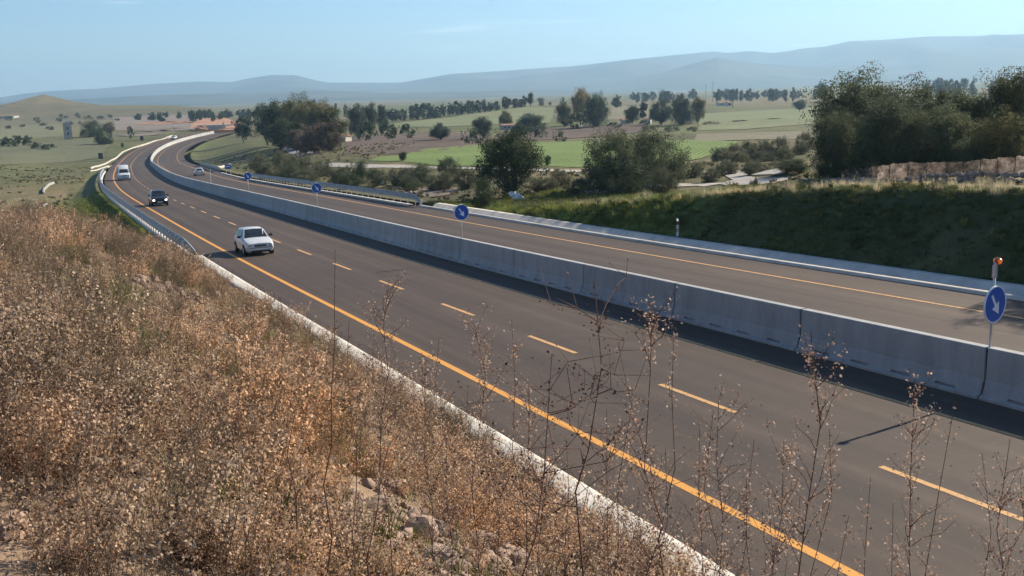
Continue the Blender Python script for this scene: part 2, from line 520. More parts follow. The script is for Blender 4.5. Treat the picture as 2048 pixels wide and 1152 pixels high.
m_asph, nt, b = base_mat('asphalt', 0.78, 0, 0.35)
co = coords(nt); uvn = nt.nodes.new('ShaderNodeUVMap').outputs[0]
mpn = nt.nodes.new('ShaderNodeMapping'); mpn.inputs['Scale'].default_value = (0.012, 1.1, 1); nt.links.new(uvn, mpn.inputs[0])
st = noise(nt, 1.0, 5, mpn.outputs[0], 0.6); br = noise(nt, 0.10, 5, co, 0.6); fi = noise(nt, 55, 4, co, 0.8); mid = noise(nt, 1.4, 6, co, 0.7)
r1 = ramp(nt, [(0.3, (.050, .0350, .0255)), (0.5, (.066, .0465, .034)), (0.72, (.094, .068, .049))], st)
r2 = ramp(nt, [(0.3, (.86, .85, .85)), (0.7, (1.14, 1.13, 1.11))], br)
r3 = ramp(nt, [(0.3, (.72, .72, .72)), (0.72, (1.35, 1.33, 1.3))], fi)
r4 = ramp(nt, [(0.3, (.9, .9, .9)), (0.7, (1.1, 1.1, 1.1))], mid)
o = mixc(nt, r1.outputs[0], r2.outputs[0], 1, 'MULTIPLY'); o = mixc(nt, o, r3.outputs[0], 1, 'MULTIPLY'); o = mixc(nt, o, r4.outputs[0], 1, 'MULTIPLY')
sep = nt.nodes.new('ShaderNodeSeparateXYZ'); nt.links.new(uvn, sep.inputs[0])
wv = nt.nodes.new('ShaderNodeMath'); wv.operation = 'SINE'
sc1 = nt.nodes.new('ShaderNodeMath'); sc1.operation = 'MULTIPLY'; sc1.inputs[1].default_value = 3.36; nt.links.new(sep.outputs['Y'], sc1.inputs[0]); nt.links.new(sc1.outputs[0], wv.inputs[0])
wt = ramp(nt, [(0.0, (1, 1, 1)), (0.55, (1.0, 1.0, 1.0)), (1.0, (.84, .84, .85))], wv.outputs[0])
jn = nt.nodes.new('ShaderNodeMath'); jn.operation = 'PINGPONG'; jn.inputs[1].default_value = 1.86; nt.links.new(sep.outputs['Y'], jn.inputs[0])
jr = ramp(nt, [(0.0, (.55, .55, .55)), (0.02, (1, 1, 1)), (1, (1, 1, 1))], jn.outputs[0])
pt = noise(nt, .33, 2, mpn.outputs[0]); pr_ = ramp(nt, [(.44, (.9, .9, .91)), (.46, (1, 1, 1)), (.62, (1, 1, 1)), (.64, (1.1, 1.08, 1.06))], pt)
o = mixc(nt, o, wt.outputs[0], 1, 'MULTIPLY'); o = mixc(nt, o, jr.outputs[0], .6, 'MULTIPLY'); o = mixc(nt, o, pr_.outputs[0], 1, 'MULTIPLY')
nt.links.new(o, b.inputs['Base Color']); bump(nt, b, fi, 0.35, 0.006)

s_road = np.concatenate([np.arange(-60, 90, 1.0), np.arange(90, 491, 2.0)])
o_road = tag(strip('road', s_road, np.array([-11.0, -9, -7, -5, -3, -1.0, 0.01, 1, 3, 5, 7, 9, 10.35]), 0.0, m_asph), kind='structure')

def paint(name, c, wear=.5):
    m, nt, b = base_mat(name, 0.65, 0, 0.3)
    co = coords(nt)
    w = noise(nt, 7, 7, co, 0.75); g = noise(nt, 45, 3, co)
    f = ramp(nt, [(wear - .14, (0, 0, 0)), (wear + .02, (1, 1, 1))], w)
    r = ramp(nt, [(0.25, tuple(q * .78 for q in c)), (0.75, tuple(min(q * 1.12, 1) for q in c))], g)
    nt.links.new(mixc(nt, (.10, .085, .07), r.outputs[0], f.outputs[0]), b.inputs['Base Color'])
    return m
m_yel = paint('yellow_road_paint', (.66, .31, .06), .40)
m_yelp = paint('worn_yellow_road_paint', (.60, .34, .13), .45)
LY = -9.35
def line(name, d, w, s0, s1, mat, step=1.0):
    return strip(name, np.arange(s0, s1 + .01, step), np.array([d - w / 2, d + w / 2]), .005, mat, o_road)
line('edge_line', LY, .20, -60, 488, m_yel)
line('edge_line', -1.97, .14, -60, 488, m_yelp)
line('edge_line', 1.95, .14, -60, 488, m_yelp)
line('edge_line', 7.95, .15, -60, 488, m_yelp)
for i in range(-3, 36):
    a = 8.42 + 7.5 * i
    strip('lane_dash', np.linspace(a, a + 3.1, 4), np.array([-5.584 - .075, -5.584 + .075]), .005, m_yelp, o_road)
line('lane_line', -5.584, .13, 278.5, 470, m_yelp)

m_conc_w = speckled('pale_concrete', (.42, .385, .335), (.60, .56, .49), 1.2, .85, 0, .25, .4, 30)
m_conc = speckled('grey_concrete', (.30, .30, .29), (.42, .41, .39), 0.8, .85, 0, .25, .35, 25)
# left kerb (flat concrete edge) and right channel
s_k = np.arange(-60, 58.1, 1.0)
tag(strip('kerb_left', s_k, [-10.85, -10.86, -11.0, -11.35, -11.63, -11.65], [-.02, .02, .03, .045, .07, -.2], m_conc_w, None, False), kind='structure')
s_k2 = np.arange(58, 255, 1.0)
tag(strip('kerb_under_rail', s_k2, [-11.3, -11.31, -11.85, -11.86], [-.02, .10, .12, -.4], m_conc_w, None, False), kind='structure')
s_c = np.arange(-60, 80, 1.0)
tag(strip('drain_channel', s_c, [10.3, 10.31, 10.62, 10.9, 11.7, 12.0, 12.36, 12.38], [-.02, .10, .11, -.14, -.12, .12, .14, -.2], m_conc_w, None, False), kind='structure')
tag(strip('kerb_right', np.arange(80, 200, 1.0), [9.9, 9.91, 10.3, 10.31], [-.02, .11, .12, -.2], m_conc_w, None, False), kind='structure')
# ------------------------------------------------------------------ mountains and haze
m_mtn = speckled('mountain_scrub', (.03, .045, .025), (.13, .115, .075), 0.0022, .95, 0, .1, 0, .02)
RIDGE = [(-400, 205), (-150, 203), (0, 195), (50, 187), (100, 182), (200, 177), (300, 168), (400, 163), (465, 164), (490, 158), (540, 150), (590, 150), (630, 160), (655, 165), (800, 165), (860, 155), (900, 148), (1000, 142), (1100, 135), (1150, 132), (1250, 120), (1400, 105), (1430, 103), (1455, 106), (1500, 102), (1545, 106), (1650, 93), (1700, 82), (1760, 80), (1850, 73), (1950, 72), (2048, 68), (2250, 60), (2500, 66)]
def mountain(name, prof, dist, front, back, seed, base=-16, amp=1.0):
    px = np.arange(prof[0][0], prof[-1][0], 6.0)
    py = np.interp(px, [p[0] for p in prof], [p[1] for p in prof])
    V = []
    ff = np.linspace(0, 1, 22); prow = np.concatenate([-front * (1 - ff), [back * .2, back * .6, back]])
    frac = np.concatenate([ff ** 1.6, [.9, .5, 0.0]])
    for a, b_ in zip(px, py):
        r = ray(a, b_); r = r / r[1]
        D = dist * (1 + .06 * vnoise(a, 0, 300, seed))
        top = r[2] * D
        for f, fr in zip(prow, frac):
            q = r[:2] * (D + f)
            w = fr * (1 - fr) * 4
            zz = base + (top - base) * fr + amp * w * (top - base) * (.34 * fbm(q[0], q[1] * .6, 900, seed, 4)) + (0 if fr in (1.0, 0.0) else 0)
            V.append((q[0], q[1], zz))
    me = fastmesh(name, np.array(V), grid_faces(len(px), len(prow))[:, ::-1], True)
    return tag(link(name, me, m_mtn), kind='structure')
mountain('mountain_range', RIDGE, 8200, 3200, 1500, 3)
mountain('foothills', [(1150, 178), (1250, 160), (1330, 143), (1390, 128), (1435, 114), (1470, 120), (1530, 128), (1620, 133), (1720, 130), (1850, 138), (1980, 132), (2100, 134), (2400, 135)], 6000, 1600, 900, 9)
mountain('low_hills', [(-300, 212), (0, 205), (200, 196), (320, 190), (480, 186), (640, 180), (780, 186), (900, 184), (1000, 180), (1150, 179), (1300, 182), (1500, 176)], 5200, 1500, 900, 15)

m_haze = bpy.data.materials.new('haze_air')
m_haze.use_nodes = True
nt = m_haze.node_tree
nt.nodes.remove(nt.nodes['Principled BSDF'])
pv = nt.nodes.new('ShaderNodeVolumePrincipled')
pv.inputs['Color'].default_value = (.47, .75, 1.0, 1)
pv.inputs['Density'].default_value = 1.5e-4
pv.inputs['Anisotropy'].default_value = 0.25
nt.links.new(pv.outputs[0], nt.nodes['Material Output'].inputs['Volume'])
tag(MB().box((0, 4800, 178), (22000, 13400, 424)).build('haze', m_haze), kind='stuff')

# ------------------------------------------------------------------ median barrier segments
m_barr, nt, b = base_mat('barrier_concrete', .8, 0, .3)
co = coords(nt); oi = nt.nodes.new('ShaderNodeObjectInfo')
ad = nt.nodes.new('ShaderNodeVectorMath'); ad.operation = 'ADD'
cmb = nt.nodes.new('ShaderNodeVectorMath'); cmb.operation = 'SCALE'; cmb.inputs[0].default_value = (37, 53, 11)
nt.links.new(oi.outputs['Random'], cmb.inputs['Scale']); nt.links.new(co, ad.inputs[0]); nt.links.new(cmb.outputs[0], ad.inputs[1])
mpb = nt.nodes.new('ShaderNodeMapping'); mpb.inputs['Scale'].default_value = (1.6, 1.6, .35); nt.links.new(ad.outputs[0], mpb.inputs[0])
n1 = noise(nt, 1.3, 6, mpb.outputs[0], .65); n2 = noise(nt, 26, 4, ad.outputs[0], .7)
r1 = ramp(nt, [(0.28, (.31, .305, .285)), (0.5, (.385, .38, .36)), (0.75, (.46, .455, .435))], n1)
r2 = ramp(nt, [(0.3, (.85,) * 3), (0.7, (1.1,) * 3)], n2)
r3 = ramp(nt, [(0, (.9,) * 3), (1, (1.06,) * 3)], oi.outputs['Random'])
o = mixc(nt, r1.outputs[0], r2.outputs[0], 1, 'MULTIPLY'); o = mixc(nt, o, r3.outputs[0], 1, 'MULTIPLY')
nt.links.new(o, b.inputs['Base Color']); bump(nt, b, n2, .25, .006)
m_steel = speckled('galvanised_steel', (.42, .44, .46), (.56, .58, .60), 4, .42, .75, .5, .1, 40)
m_dark = plain('dark_void', (.02, .02, .022), .9, 0, .1)

SEG_L = 6.2138
def barrier_mesh():
    # half profiles (y, z): plain and where a drain slot is cut in at the foot
    top_ = [(.185, .40), (.165, .45), (.135, 1.13), (.128, 1.188), (.112, 1.2)]
    full = [(.37, 0), (.37, .07), (.35, .09), (.275, .10), (.2745, .103), (.2555, .157), (.254, .16)] + top_
    cut = [(.37, 0), (.37, .07), (.35, .09), (.275, .10), (.19, .103), (.19, .157), (.254, .16)] + top_
    L = SEG_L - .05
    st = [-L / 2, -L / 2 + .03]
    kinds = [0, 0]
    for c_ in (-2.1, -.7, .7, 2.1):
        st += [c_ - .30, c_ - .295, c_ + .295, c_ + .30]; kinds += [0, 1, 1, 0]
    st += [L / 2 - .03, L / 2]; kinds += [0, 0]
    V = []; F = []
    m = len(full)
    for k, (xx, kd) in enumerate(zip(st, kinds)):
        pr = cut if kd else full
        sh = .025 if k in (0, len(st) - 1) else 0
        ring = [(xx, -(yy - sh if zz > .05 else yy), zz) for yy, zz in pr] + [(xx, yy - (sh if zz > .05 else 0), zz) for yy, zz in reversed(pr)]
        V += ring
    n = 2 * m
    for k in range(len(st) - 1):
        for j in range(n):
            a = k * n + j; c_ = k * n + (j + 1) % n
            F.append((a, a + n, c_ + n, c_))
    F.append(tuple(range(n))); F.append(tuple(range((len(st) - 1) * n + n - 1, (len(st) - 1) * n - 1, -1)))
    me = bpy.data.meshes.new('concrete_barrier'); me.from_pydata(V, [], F); me.update()
    return me
bm_ = barrier_mesh(); bm_.materials.append(m_barr)
plug_me = MB().box((0, -.163, .72), (.10, .03, .10)).mesh('socket_cover'); plug_me.materials.append(m_dark)
fill_me = MB().box((0, 0, .60), (.10, .16, 1.14)).box((0, 0, .2), (.10, .30, .34)).mesh('joint_fill'); fill_me.materials.append(m_dark)  # dark block added in the joint gap to stop light showing through
BARR = []
for i in range(-3, 76):
    sa = 13.69 + SEG_L * i; sb = sa + SEG_L
    A, B_ = road(sa), road(sb)
    mid_ = (A + B_) / 2; dv = Vector(B_ - A).normalized()
    o = link('concrete_barrier', bm_)
    o.matrix_world = Matrix.Translation(Vector(mid_) + Vector((0, 0, .004))) @ dv.to_track_quat('X', 'Z').to_matrix().to_4x4()
    link('socket_cover', plug_me, None, o)
    cp = link('joint_fill', fill_me, None, o); cp.location = (-SEG_L / 2, 0, 0)
    BARR.append(o)
    g = 'concrete median barrier segments'
    near = {-1: 'concrete barrier segment cut by the picture edge, in front of the amber lamp sign',
            0: 'concrete barrier segment just behind the blue sign with the amber lamp',
            1: 'second concrete barrier segment along from the sign with the amber lamp',
            2: 'third concrete barrier segment along from the sign with the amber lamp',
            3: 'fourth concrete barrier segment along from the sign with the amber lamp',
            4: 'concrete barrier segment ending under the second blue sign from the right',
            5: 'concrete barrier segment starting under the second blue sign from the right'}
    if i in near: lab = near[i]
    elif i < -1: lab = 'concrete barrier segment out of view beyond the lamp sign'
    elif i < 10: lab = ['second', 'third', 'fourth', 'fifth'][i - 6] + ' concrete barrier segment beyond the sign against the green verge'
    elif i < 14: lab = ['first', 'second', 'third', 'fourth'][i - 10] + ' concrete barrier segment beyond the sign at the guard rail end'
    elif i < 38: lab = 'concrete barrier segment in the shaded run alongside the two oncoming far vehicles'
    elif i < 52: lab = 'concrete barrier segment where the median bends beyond the white van'
    else: lab = 'sunlit white concrete barrier segment in the far curve of the median'
    tag(o, lab, 'barrier', g)

# ------------------------------------------------------------------ keep-right signs on the barrier
m_blue = plain('sign_blue', (.016, .095, .42), .35, 0, .5, .1)
m_white = plain('sign_white', (.78, .80, .82), .4, 0, .4, .08)
m_pole = speckled('pole_grey', (.55, .55, .53), (.72, .72, .70), 3, .5, .4, .4, 0, 40)
m_amber, nt, b = base_mat('amber_lens', .15, 0, .6)
nA = noise(nt, 30, 2, coords(nt)); rA = ramp(nt, [(.3, (.60, .10, .01)), (.7, (.85, .20, .02))], nA)
nt.links.new(rA.outputs[0], b.inputs['Base Color']); b.inputs['Transmission Weight'].default_value = .25
nt.links.new(rA.outputs[0], b.inputs['Emission Color']); b.inputs['Emission Strength'].default_value = .25

def disc(mb, r, y0, y1, n=36, hole=0.0):
    V = []; F = []
    for yy in (y0, y1):
        V += [(r * math.cos(2 * math.pi * k / n), yy, r * math.sin(2 * math.pi * k / n)) for k in range(n)]
    F += [tuple(range(n)), tuple(range(2 * n - 1, n - 1, -1))]
    F += [(k, n + k, n + (k + 1) % n, (k + 1) % n) for k in range(n)]
    return mb.add(V, F)

def ring(mb, ri, ro, y0, y1, n=36):
    V = []; F = []
    for yy in (y0, y1):
        for r in (ri, ro):
            V += [(r * math.cos(2 * math.pi * k / n), yy, r * math.sin(2 * math.pi * k / n)) for k in range(n)]
    for k in range(n):
        j = (k + 1) % n
        F += [(k, n + k, n + j, j), (2 * n + k, 2 * n + j, 3 * n + j, 3 * n + k), (n + k, 3 * n + k, 3 * n + j, n + j), (k, j, 2 * n + j, 2 * n + k)]
    return mb.add(V, F)

def sign(s, hc, R, turn, label, lamp=False, side=0.0):
    p = road(s, side, 1.2)
    t = empty('traffic_sign', p, -(heading(s)) + turn)
    # faces -y (towards the traffic that drives away from us)
    MB().tube([(0, .05, -.45), (0, .05, hc + R + (.55 if lamp else .02))], .03, 10).build('pole', m_pole, t, True)
    mb = MB(); mb.box((0, .05, -.02), (.12, .14, .05)).box((0, .05, -.18), (.10, .16, .04)); mb.build('clamp', m_steel, t)
    d = disc(MB(), R, -.012, .012).build('sign_disc', m_blue, t); d.location = (0, 0, hc)
    ring(MB(), R * .94, R * 1.005, -.018, .016).build('rim', m_white, d)
    # arrow, pointing down to the right as seen from the front
    a = [(-.085, .62), (.085, .62), (.085, -.05), (.36, -.05), (0, -.66), (-.36, -.05), (-.085, -.05)]
    ca, sa = math.cos(R_(33)), math.sin(R_(33))
    pts = [((x_ * ca - y_ * sa) * R, (x_ * sa + y_ * ca) * R) for x_, y_ in a]
    V = [(x_, -.0165, z_) for x_, z_ in pts] + [(x_, -.0125, z_) for x_, z_ in pts]
    n = len(pts)
    F = [(0, 6, 2, 1), (5, 4, 3), (5, 3, 2, 6)][:0] + [(1, 0, 6, 2), (3, 5, 4), (2, 6, 5, 3)][:0]
    F = [tuple(range(n)), tuple(range(2 * n - 1, n - 1, -1))] + [(k, n + k, n + (k + 1) % n, (k + 1) % n) for k in range(n)]
    MB().add(V, F).build('arrow', m_white, d)
    MB().box((0, .028, hc + R * .45), (R * 1.1, .02, .05)).box((0, .028, hc - R * .45), (R * 1.1, .02, .05)).build('bracket', m_steel, t)
    if lamp:
        z0 = hc + R + .33
        MB().box((0, .05, z0), (.09, .08, .30)).build('lamp_battery_box', m_steel, t)
        l = disc(MB(), .08, -.03, .05, 20).build('lamp_housing', plain('lamp_rim', (.35, .10, .03), .4), t); l.location = (.06, .02, z0 + .24)
        mb = MB()
        for sgn in (-1, 1):
            Vv = []; Ff = []; nn = 16
            for q_ in range(4):
                rr = .072 * math.cos(q_ / 3 * 1.35); yy = sgn * (.045 + .05 * math.sin(q_ / 3 * 1.35))
                Vv += [(rr * math.cos(2 * math.pi * k / nn), yy + .01, rr * math.sin(2 * math.pi * k / nn)) for k in range(nn)]
            for q_ in range(3):
                Ff += [(q_ * nn + k, q_ * nn + (k + 1) % nn, (q_ + 1) * nn + (k + 1) % nn, (q_ + 1) * nn + k) for k in range(nn)]
            Ff.append(tuple(range(3 * nn, 4 * nn)))
            mb.add(Vv, Ff)
        mb.build('lamp_lens', m_amber, l, True)
    return tag(t, label, 'sign', 'keep-right signs along the road')
sign(13.69, 1.02, .43, R_(8), 'round blue keep-right sign with amber warning lamp on top', True)
sign(44.76, 1.33, .40, 0, 'round blue keep-right sign on the barrier, second nearest, against green grass verge')
sign(72.6, 1.43, .38, 0, 'round blue keep-right sign on the barrier in front of the guard rail end')
sign(100.2, 1.55, .37, 0, 'round blue keep-right sign on the barrier nearest the pale car')
# the next pole has lost its disc
t = empty('sign_pole', road(126, 0, 1.2), -heading(126))
MB().tube([(0, .05, -.4), (0, .05, 1.75)], .03, 8).build('pole', m_pole, t)
MB().box((0, .05, -.02), (.12, .14, .05)).build('clamp', m_steel, t)
tag(t, 'bare pale pole on the barrier in front of the far pale car', 'pole')

# ------------------------------------------------------------------ guard rails
def guard_rail(s0, s1, d, side, label, flare=True, spacing=1.5, top=1.0):
    t = empty('guard_rail', road(s0, d))
    inv = Vector(-road(s0, d))
    prof = [(-.02, .50), (.05, .545), (.05, .60), (-.02, .645), (-.02, .69), (.05, .735), (.05, .79), (-.02, .835), (-.02, .87), (.05, .91), (.05, .96), (-.02, 1.0)]
    sl = np.arange(s0, s1 + .01, .75)
    V = []
    for k, s_i in enumerate(sl):
        f = 1.0
        dd = d; drop = 0
        if flare and s_i < s0 + 3.0:
            q_ = 1 - (s_i - s0) / 3.0; drop = .55 * q_ ** 2; dd = d - side * .25 * q_ ** 2
        for o_, z_ in prof:
            V.append(road(s_i, dd - side * (.10 + o_), z_ * top - drop * z_) + np.array(inv))
    link('rail', fastmesh('rail', np.array(V), grid_faces(len(sl), len(prof)), False), m_rail, t)
    me = MB().box((0, 0, .38), (.10, .055, 1.16)).box((0, -.08 * side, .72), (.09, .12, .34)).mesh('post')
    me.materials.append(m_post)
    for s_i in np.arange(s0 + .4, s1, spacing):
        dd = d - side * .25 * (1 - (s_i - s0) / 3) ** 2 if (flare and s_i < s0 + 3) else d
        o = link('post', me, None, t)
        o.location = Vector(road(s_i, dd + side * .06)) + inv
        o.rotation_euler = (0, 0, -heading(s_i) + R_(90))
        if flare and s_i < s0 + 3: o.scale = (1, 1, 1 - .45 * (1 - (s_i - s0) / 3) ** 2)
    return tag(t, label, 'guard rail')
m_rail = speckled('rail_steel', (.20, .22, .24), (.32, .34, .36), 2, .5, .4, .4, .1, 30)
m_post = speckled('post_steel', (.55, .55, .54), (.70, .70, .68), 2, .55, .2, .4, .1, 30)
guard_rail(56.6, 250, -11.75, -1, 'long grey steel guard rail along the near carriageway above the green slope')
guard_rail(78, 165, 10.6, 1, 'grey steel guard rail beside the far carriageway, before the scrub mound', True, 2.0)
guard_rail(205, 262, 10.6, 1, 'short steel guard rail with white posts beside the far bend', False, 2.0, .95)
# ------------------------------------------------------------------ vehicles
m_glass, nt, b = base_mat('car_glass', .06, 0, .6)
nA = noise(nt, 1.5, 2, coords(nt)); rA = ramp(nt, [(.3, (.012, .016, .02)), (.7, (.03, .037, .042))], nA); nt.links.new(rA.outputs[0], b.inputs['Base Color'])
m_tyre = speckled('tyre_rubber', (.02, .02, .02), (.035, .034, .033), 8, .9)
m_rim = speckled('wheel_rim', (.35, .35, .36), (.5, .5, .51), 8, .4, .6)
m_lens, nt, b = base_mat('headlight_glass', .12, 0, .7)
nA = noise(nt, 20, 2, coords(nt)); rA = ramp(nt, [(.3, (.16, .18, .20)), (.7, (.34, .36, .39))], nA); nt.links.new(rA.outputs[0], b.inputs['Base Color'])
m_lit, nt, b = base_mat('lit_headlight', .2, 0, .5)
nA = noise(nt, 20, 2, coords(nt)); rA = ramp(nt, [(.3, (.9, .88, .8)), (.7, (1, .97, .9))], nA)
nt.links.new(rA.outputs[0], b.inputs['Base Color']); nt.links.new(rA.outputs[0], b.inputs['Emission Color']); b.inputs['Emission Strength'].default_value = 2.5
m_red = plain('tail_light', (.35, .02, .015), .25, 0, .5)
m_trim = plain('black_trim', (.025, .025, .027), .6)
m_plate = plain('number_plate', (.75, .75, .72), .5)
def carpaint(name, c, rough=.3):
    m, nt, b = base_mat(name, rough, 0, .5)
    n1 = noise(nt, 2.2, 5, coords(nt)); r = ramp(nt, [(.3, tuple(q * .86 for q in c)), (.7, c)], n1)
    nt.links.new(r.outputs[0], b.inputs['Base Color']); b.inputs['Coat Weight'].default_value = .5; b.inputs['Coat Roughness'].default_value = .12
    return m
m_wpaint = carpaint('white_car_paint', (.62, .63, .63)); m_bpaint = carpaint('black_car_paint', (.018, .02, .026), .22); m_spaint = carpaint('silver_car_paint', (.5, .51, .52))

def vehicle(name, st, W, paint_m, label, cat, wheels, wr, lights_on=False, mirrors=None, rails=False, trim_bumper=False):
    """st: list of stations from nose to tail: (y, z_bottom, z_shoulder, half_width, z_roof, half_roof)
       a station whose roof equals its shoulder is bonnet or boot.  The vehicle faces -y."""
    t = empty(name)
    n = len(st)
    def prof(r):
        yb, zb, zs, w, zr, wr_ = r
        if zr - zs < .03:
            return [(0, zb), (w * .86, zb), (w * .97, zb + .08), (w, zb + (zs - zb) * .5), (w * .985, zs - .07), (w * .90, zs - .01), (w * .86, zs + .0), (w * .5, zs + .022), (0, zs + .03)]
        return [(0, zb), (w * .86, zb), (w * .97, zb + .08), (w, zb + (zs - zb) * .5), (w * .985, zs - .05), (w * .95, zs), (wr_, zr - .06), (wr_ * .86, zr), (0, zr + .02)]
    V = []; F = []
    m = 9
    for r in st:
        p = prof(r)
        V += [(x_, r[0], z_) for x_, z_ in p] + [(-x_, r[0], z_) for x_, z_ in p]
    for k in range(n - 1):
        for sd in (0, 1):
            for j in range(m - 1):
                a = k * 2 * m + sd * m + j; q_ = (a, a + 1, a + 1 + 2 * m, a + 2 * m)
                F.append(q_ if sd else q_[::-1])
    for k, fl in ((0, False), (n - 1, True)):
        for sd in (0, 1):
            for j in range(m - 1):
                pass
        b0 = k * 2 * m
        loop = [b0 + j for j in range(m)] + [b0 + m + j for j in range(m - 2, 0, -1)]
        F.append(tuple(loop if fl else loop[::-1]))
    me = bpy.data.meshes.new('body'); me.from_pydata(V, [], F); me.update()
    me.polygons.foreach_set('use_smooth', [True] * len(me.polygons))
    body = link('body', me, paint_m, t)
    md = body.modifiers.new('edge', 'EDGE_SPLIT'); md.split_angle = R_(38)
    P = lambda k, j, sd=1: Vector((sd * prof(st[k])[j][0], st[k][0], prof(st[k])[j][1]))
    def panel(nm, quad, mat, off, par=t):
        c = sum(quad, Vector()) / len(quad)
        nrm = (quad[1] - quad[0]).cross(quad[-1] - quad[0]).normalized()
        if nrm.dot(c - Vector((0, sum(r[0] for r in st) / n, .7))) < 0: nrm = -nrm
        A_ = [q_ + nrm * off for q_ in quad]; B2 = [q_ - nrm * .02 for q_ in quad]
        k_ = len(quad)
        return MB().add(A_ + B2, [tuple(range(k_)), tuple(range(2 * k_ - 1, k_ - 1, -1))] + [(i, k_ + i, k_ + (i + 1) % k_, (i + 1) % k_) for i in range(k_)]).build(nm, mat, par)
    lerp = lambda a, b_, f: a + (b_ - a) * f
    cab = [k for k in range(n) if st[k][4] - st[k][2] > .03]
    k0, k1 = cab[0], cab[-1]
    # windscreen and rear window: between the last low station and the first high one
    lo, hi = k0 - 1, k0
    def screen(nm, ka, ja, kb, jb, shrink):
        A_ = [P(ka, j, -1) for j in ja] + [P(ka, j, 1) for j in ja[::-1][1:]]
        B_ = [P(kb, j, -1) for j in jb] + [P(kb, j, 1) for j in jb[::-1][1:]]
        ce = (sum(A_, Vector()) + sum(B_, Vector())) / (2 * len(A_))
        up = (B_[2] - A_[2]).cross(Vector((1, 0, 0)))
        if up.z < 0: up = -up
        up.normalize()
        rows = []
        for o_ in (.014, -.02):
            rows.append([lerp(v, ce, shrink) + up * o_ for v in A_] + [lerp(v, ce, shrink) + up * o_ for v in B_])
        c_ = len(A_); V_ = rows[0] + rows[1]; F_ = []
        for i in range(c_ - 1):
            F_ += [(i, i + 1, c_ + i + 1, c_ + i), (2 * c_ + i, 3 * c_ + i, 3 * c_ + i + 1, 2 * c_ + i + 1)]
        ed = list(range(c_)) + list(range(2 * c_ - 1, c_ - 1, -1))
        F_ += [(ed[i], ed[i] + 2 * c_, ed[(i + 1) % len(ed)] + 2 * c_, ed[(i + 1) % len(ed)]) for i in range(len(ed))]
        MB().add(V_, F_).build(nm, m_glass, t)
        return rows[0]
    r_ = screen('windscreen', lo, [6, 7, 8], hi, [6, 7, 8], .07)
    ws = [r_[0], r_[4], r_[9], r_[5]]
    lo2, hi2 = (k1 + 1, k1) if k1 + 1 < n else (k1, k1 - 1)
    screen('rear_window', lo2, [6, 7, 8] if k1 + 1 < n else [5, 6, 8], hi2, [6, 7, 8], .12)
    for sd in (-1, 1):
        for k in range(k0, k1):
            q_ = [P(k, 5, sd), P(k + 1, 5, sd), P(k + 1, 6, sd), P(k, 6, sd)]
            if st[k + 1][0] - st[k][0] < .25: continue
            ce = sum(q_, Vector()) / 4
            panel('side_window', [lerp(v, ce, .10) for v in q_], m_glass, .010)
        # quarter light beside the windscreen
        q_ = [P(lo, 6, sd), P(hi, 5, sd), P(hi, 6, sd)]
        ce = sum(q_, Vector()) / 3
        panel('side_window', [lerp(v, ce, .22) for v in q_], m_glass, .012)
    # wheels
    for yw in wheels:
        for sd in (-1, 1):
            xw = sd * (W / 2 - .10)
            ar = MB(); Vv = [(0, 0, 0)] * 0
            disc(ar, wr + .055, -.005, .005, 22)
            a_ = ar.build('wheel_arch', m_trim, t); a_.rotation_euler = (0, 0, R_(90)); a_.location = (sd * (W / 2 - .002), yw, wr + .02)
            wobj = disc(MB(), wr, -.10, .10, 24).build('wheel', m_tyre, t); wobj.rotation_euler = (0, 0, R_(90)); wobj.location = (xw + sd * .02, yw, wr)
            rmb = disc(MB(), wr * .62, -.112, .112, 18)
            rmb.build('rim', m_rim, wobj)
    # nose
    f = st[0]; zf = f[2]; zb = f[1]; yn = f[0]; w0 = f[3]
    for sd in (-1, 1):
        mb = MB(); hw = w0 * .27
        mb.box((sd * (w0 * .96 - hw / 2), yn - .005, zf - .115), (hw, .06, .15))
        mb.build('headlight', m_lit if lights_on else m_lens, t)
    MB().box((0, yn - .012, zf - .115), (w0 * .98, .05, .10)).build('grille', m_trim, t)
    MB().box((0, yn - .05, zb + .17), (w0 * 1.96, .14, .17)).build('bumper', m_trim if trim_bumper else paint_m, t)
    MB().box((0, yn - .125, zb + .235), (w0 * 1.9, .02, .035)).build('bumper_strip', m_trim, t)
    MB().box((0, yn - .125, zb + .16), (.50, .02, .11)).build('number_plate', m_plate, t)
    MB().box((0, yn - .03, zb + .03), (w0 * 1.5, .08, .12)).build('air_intake', m_trim, t)
    # tail
    r = st[-1]
    for sd in (-1, 1):
        MB().box((sd * (r[3] * .88), r[0] + .008, r[2] - .12), (.14, .05, .26)).build('tail_light', m_red, t)
    MB().box((0, r[0] + .05, r[1] + .17), (r[3] * 1.95, .14, .18)).build('bumper', m_trim if trim_bumper else paint_m, t)
    MB().box((0, r[0] + .125, r[1] + .42), (.50, .02, .11)).build('number_plate', m_plate, t)
    # mirrors
    for sd in (-1, 1):
        q_ = P(k0, 5, sd); ym = st[lo][0] + .5 * (st[hi][0] - st[lo][0])
        MB().box((sd * (W / 2 + .09), ym, st[k0][2] + .07), (.19, .09, .13)).build('mirror', m_trim, t)
    # occupants' seats seen through the screen are left to the dark glass; wipers
    for sd in (-1, 1):
        a_ = lerp(ws[0], ws[1], .5 + sd * .22) ; b_ = lerp(a_, lerp(ws[3], ws[2], .5 + sd * .22 - .22), .45)
        MB().tube([a_ + Vector((0, -.03, .02)), b_ + Vector((0, -.03, .02))], .008, 5).build('wiper', m_trim, t)
    return tag(t, label, cat)

def park(t, s, d, face_us=True):
    t.location = Vector(road(s, d, .004)) 
    g = (road(s + 1, d) - road(s - 1, d)); sl = math.atan2(g[2], math.hypot(g[0], g[1]))
    rz = -heading(s) + (0 if face_us else math.pi)
    t.rotation_euler = Euler((sl if face_us else -sl, 0, rz))

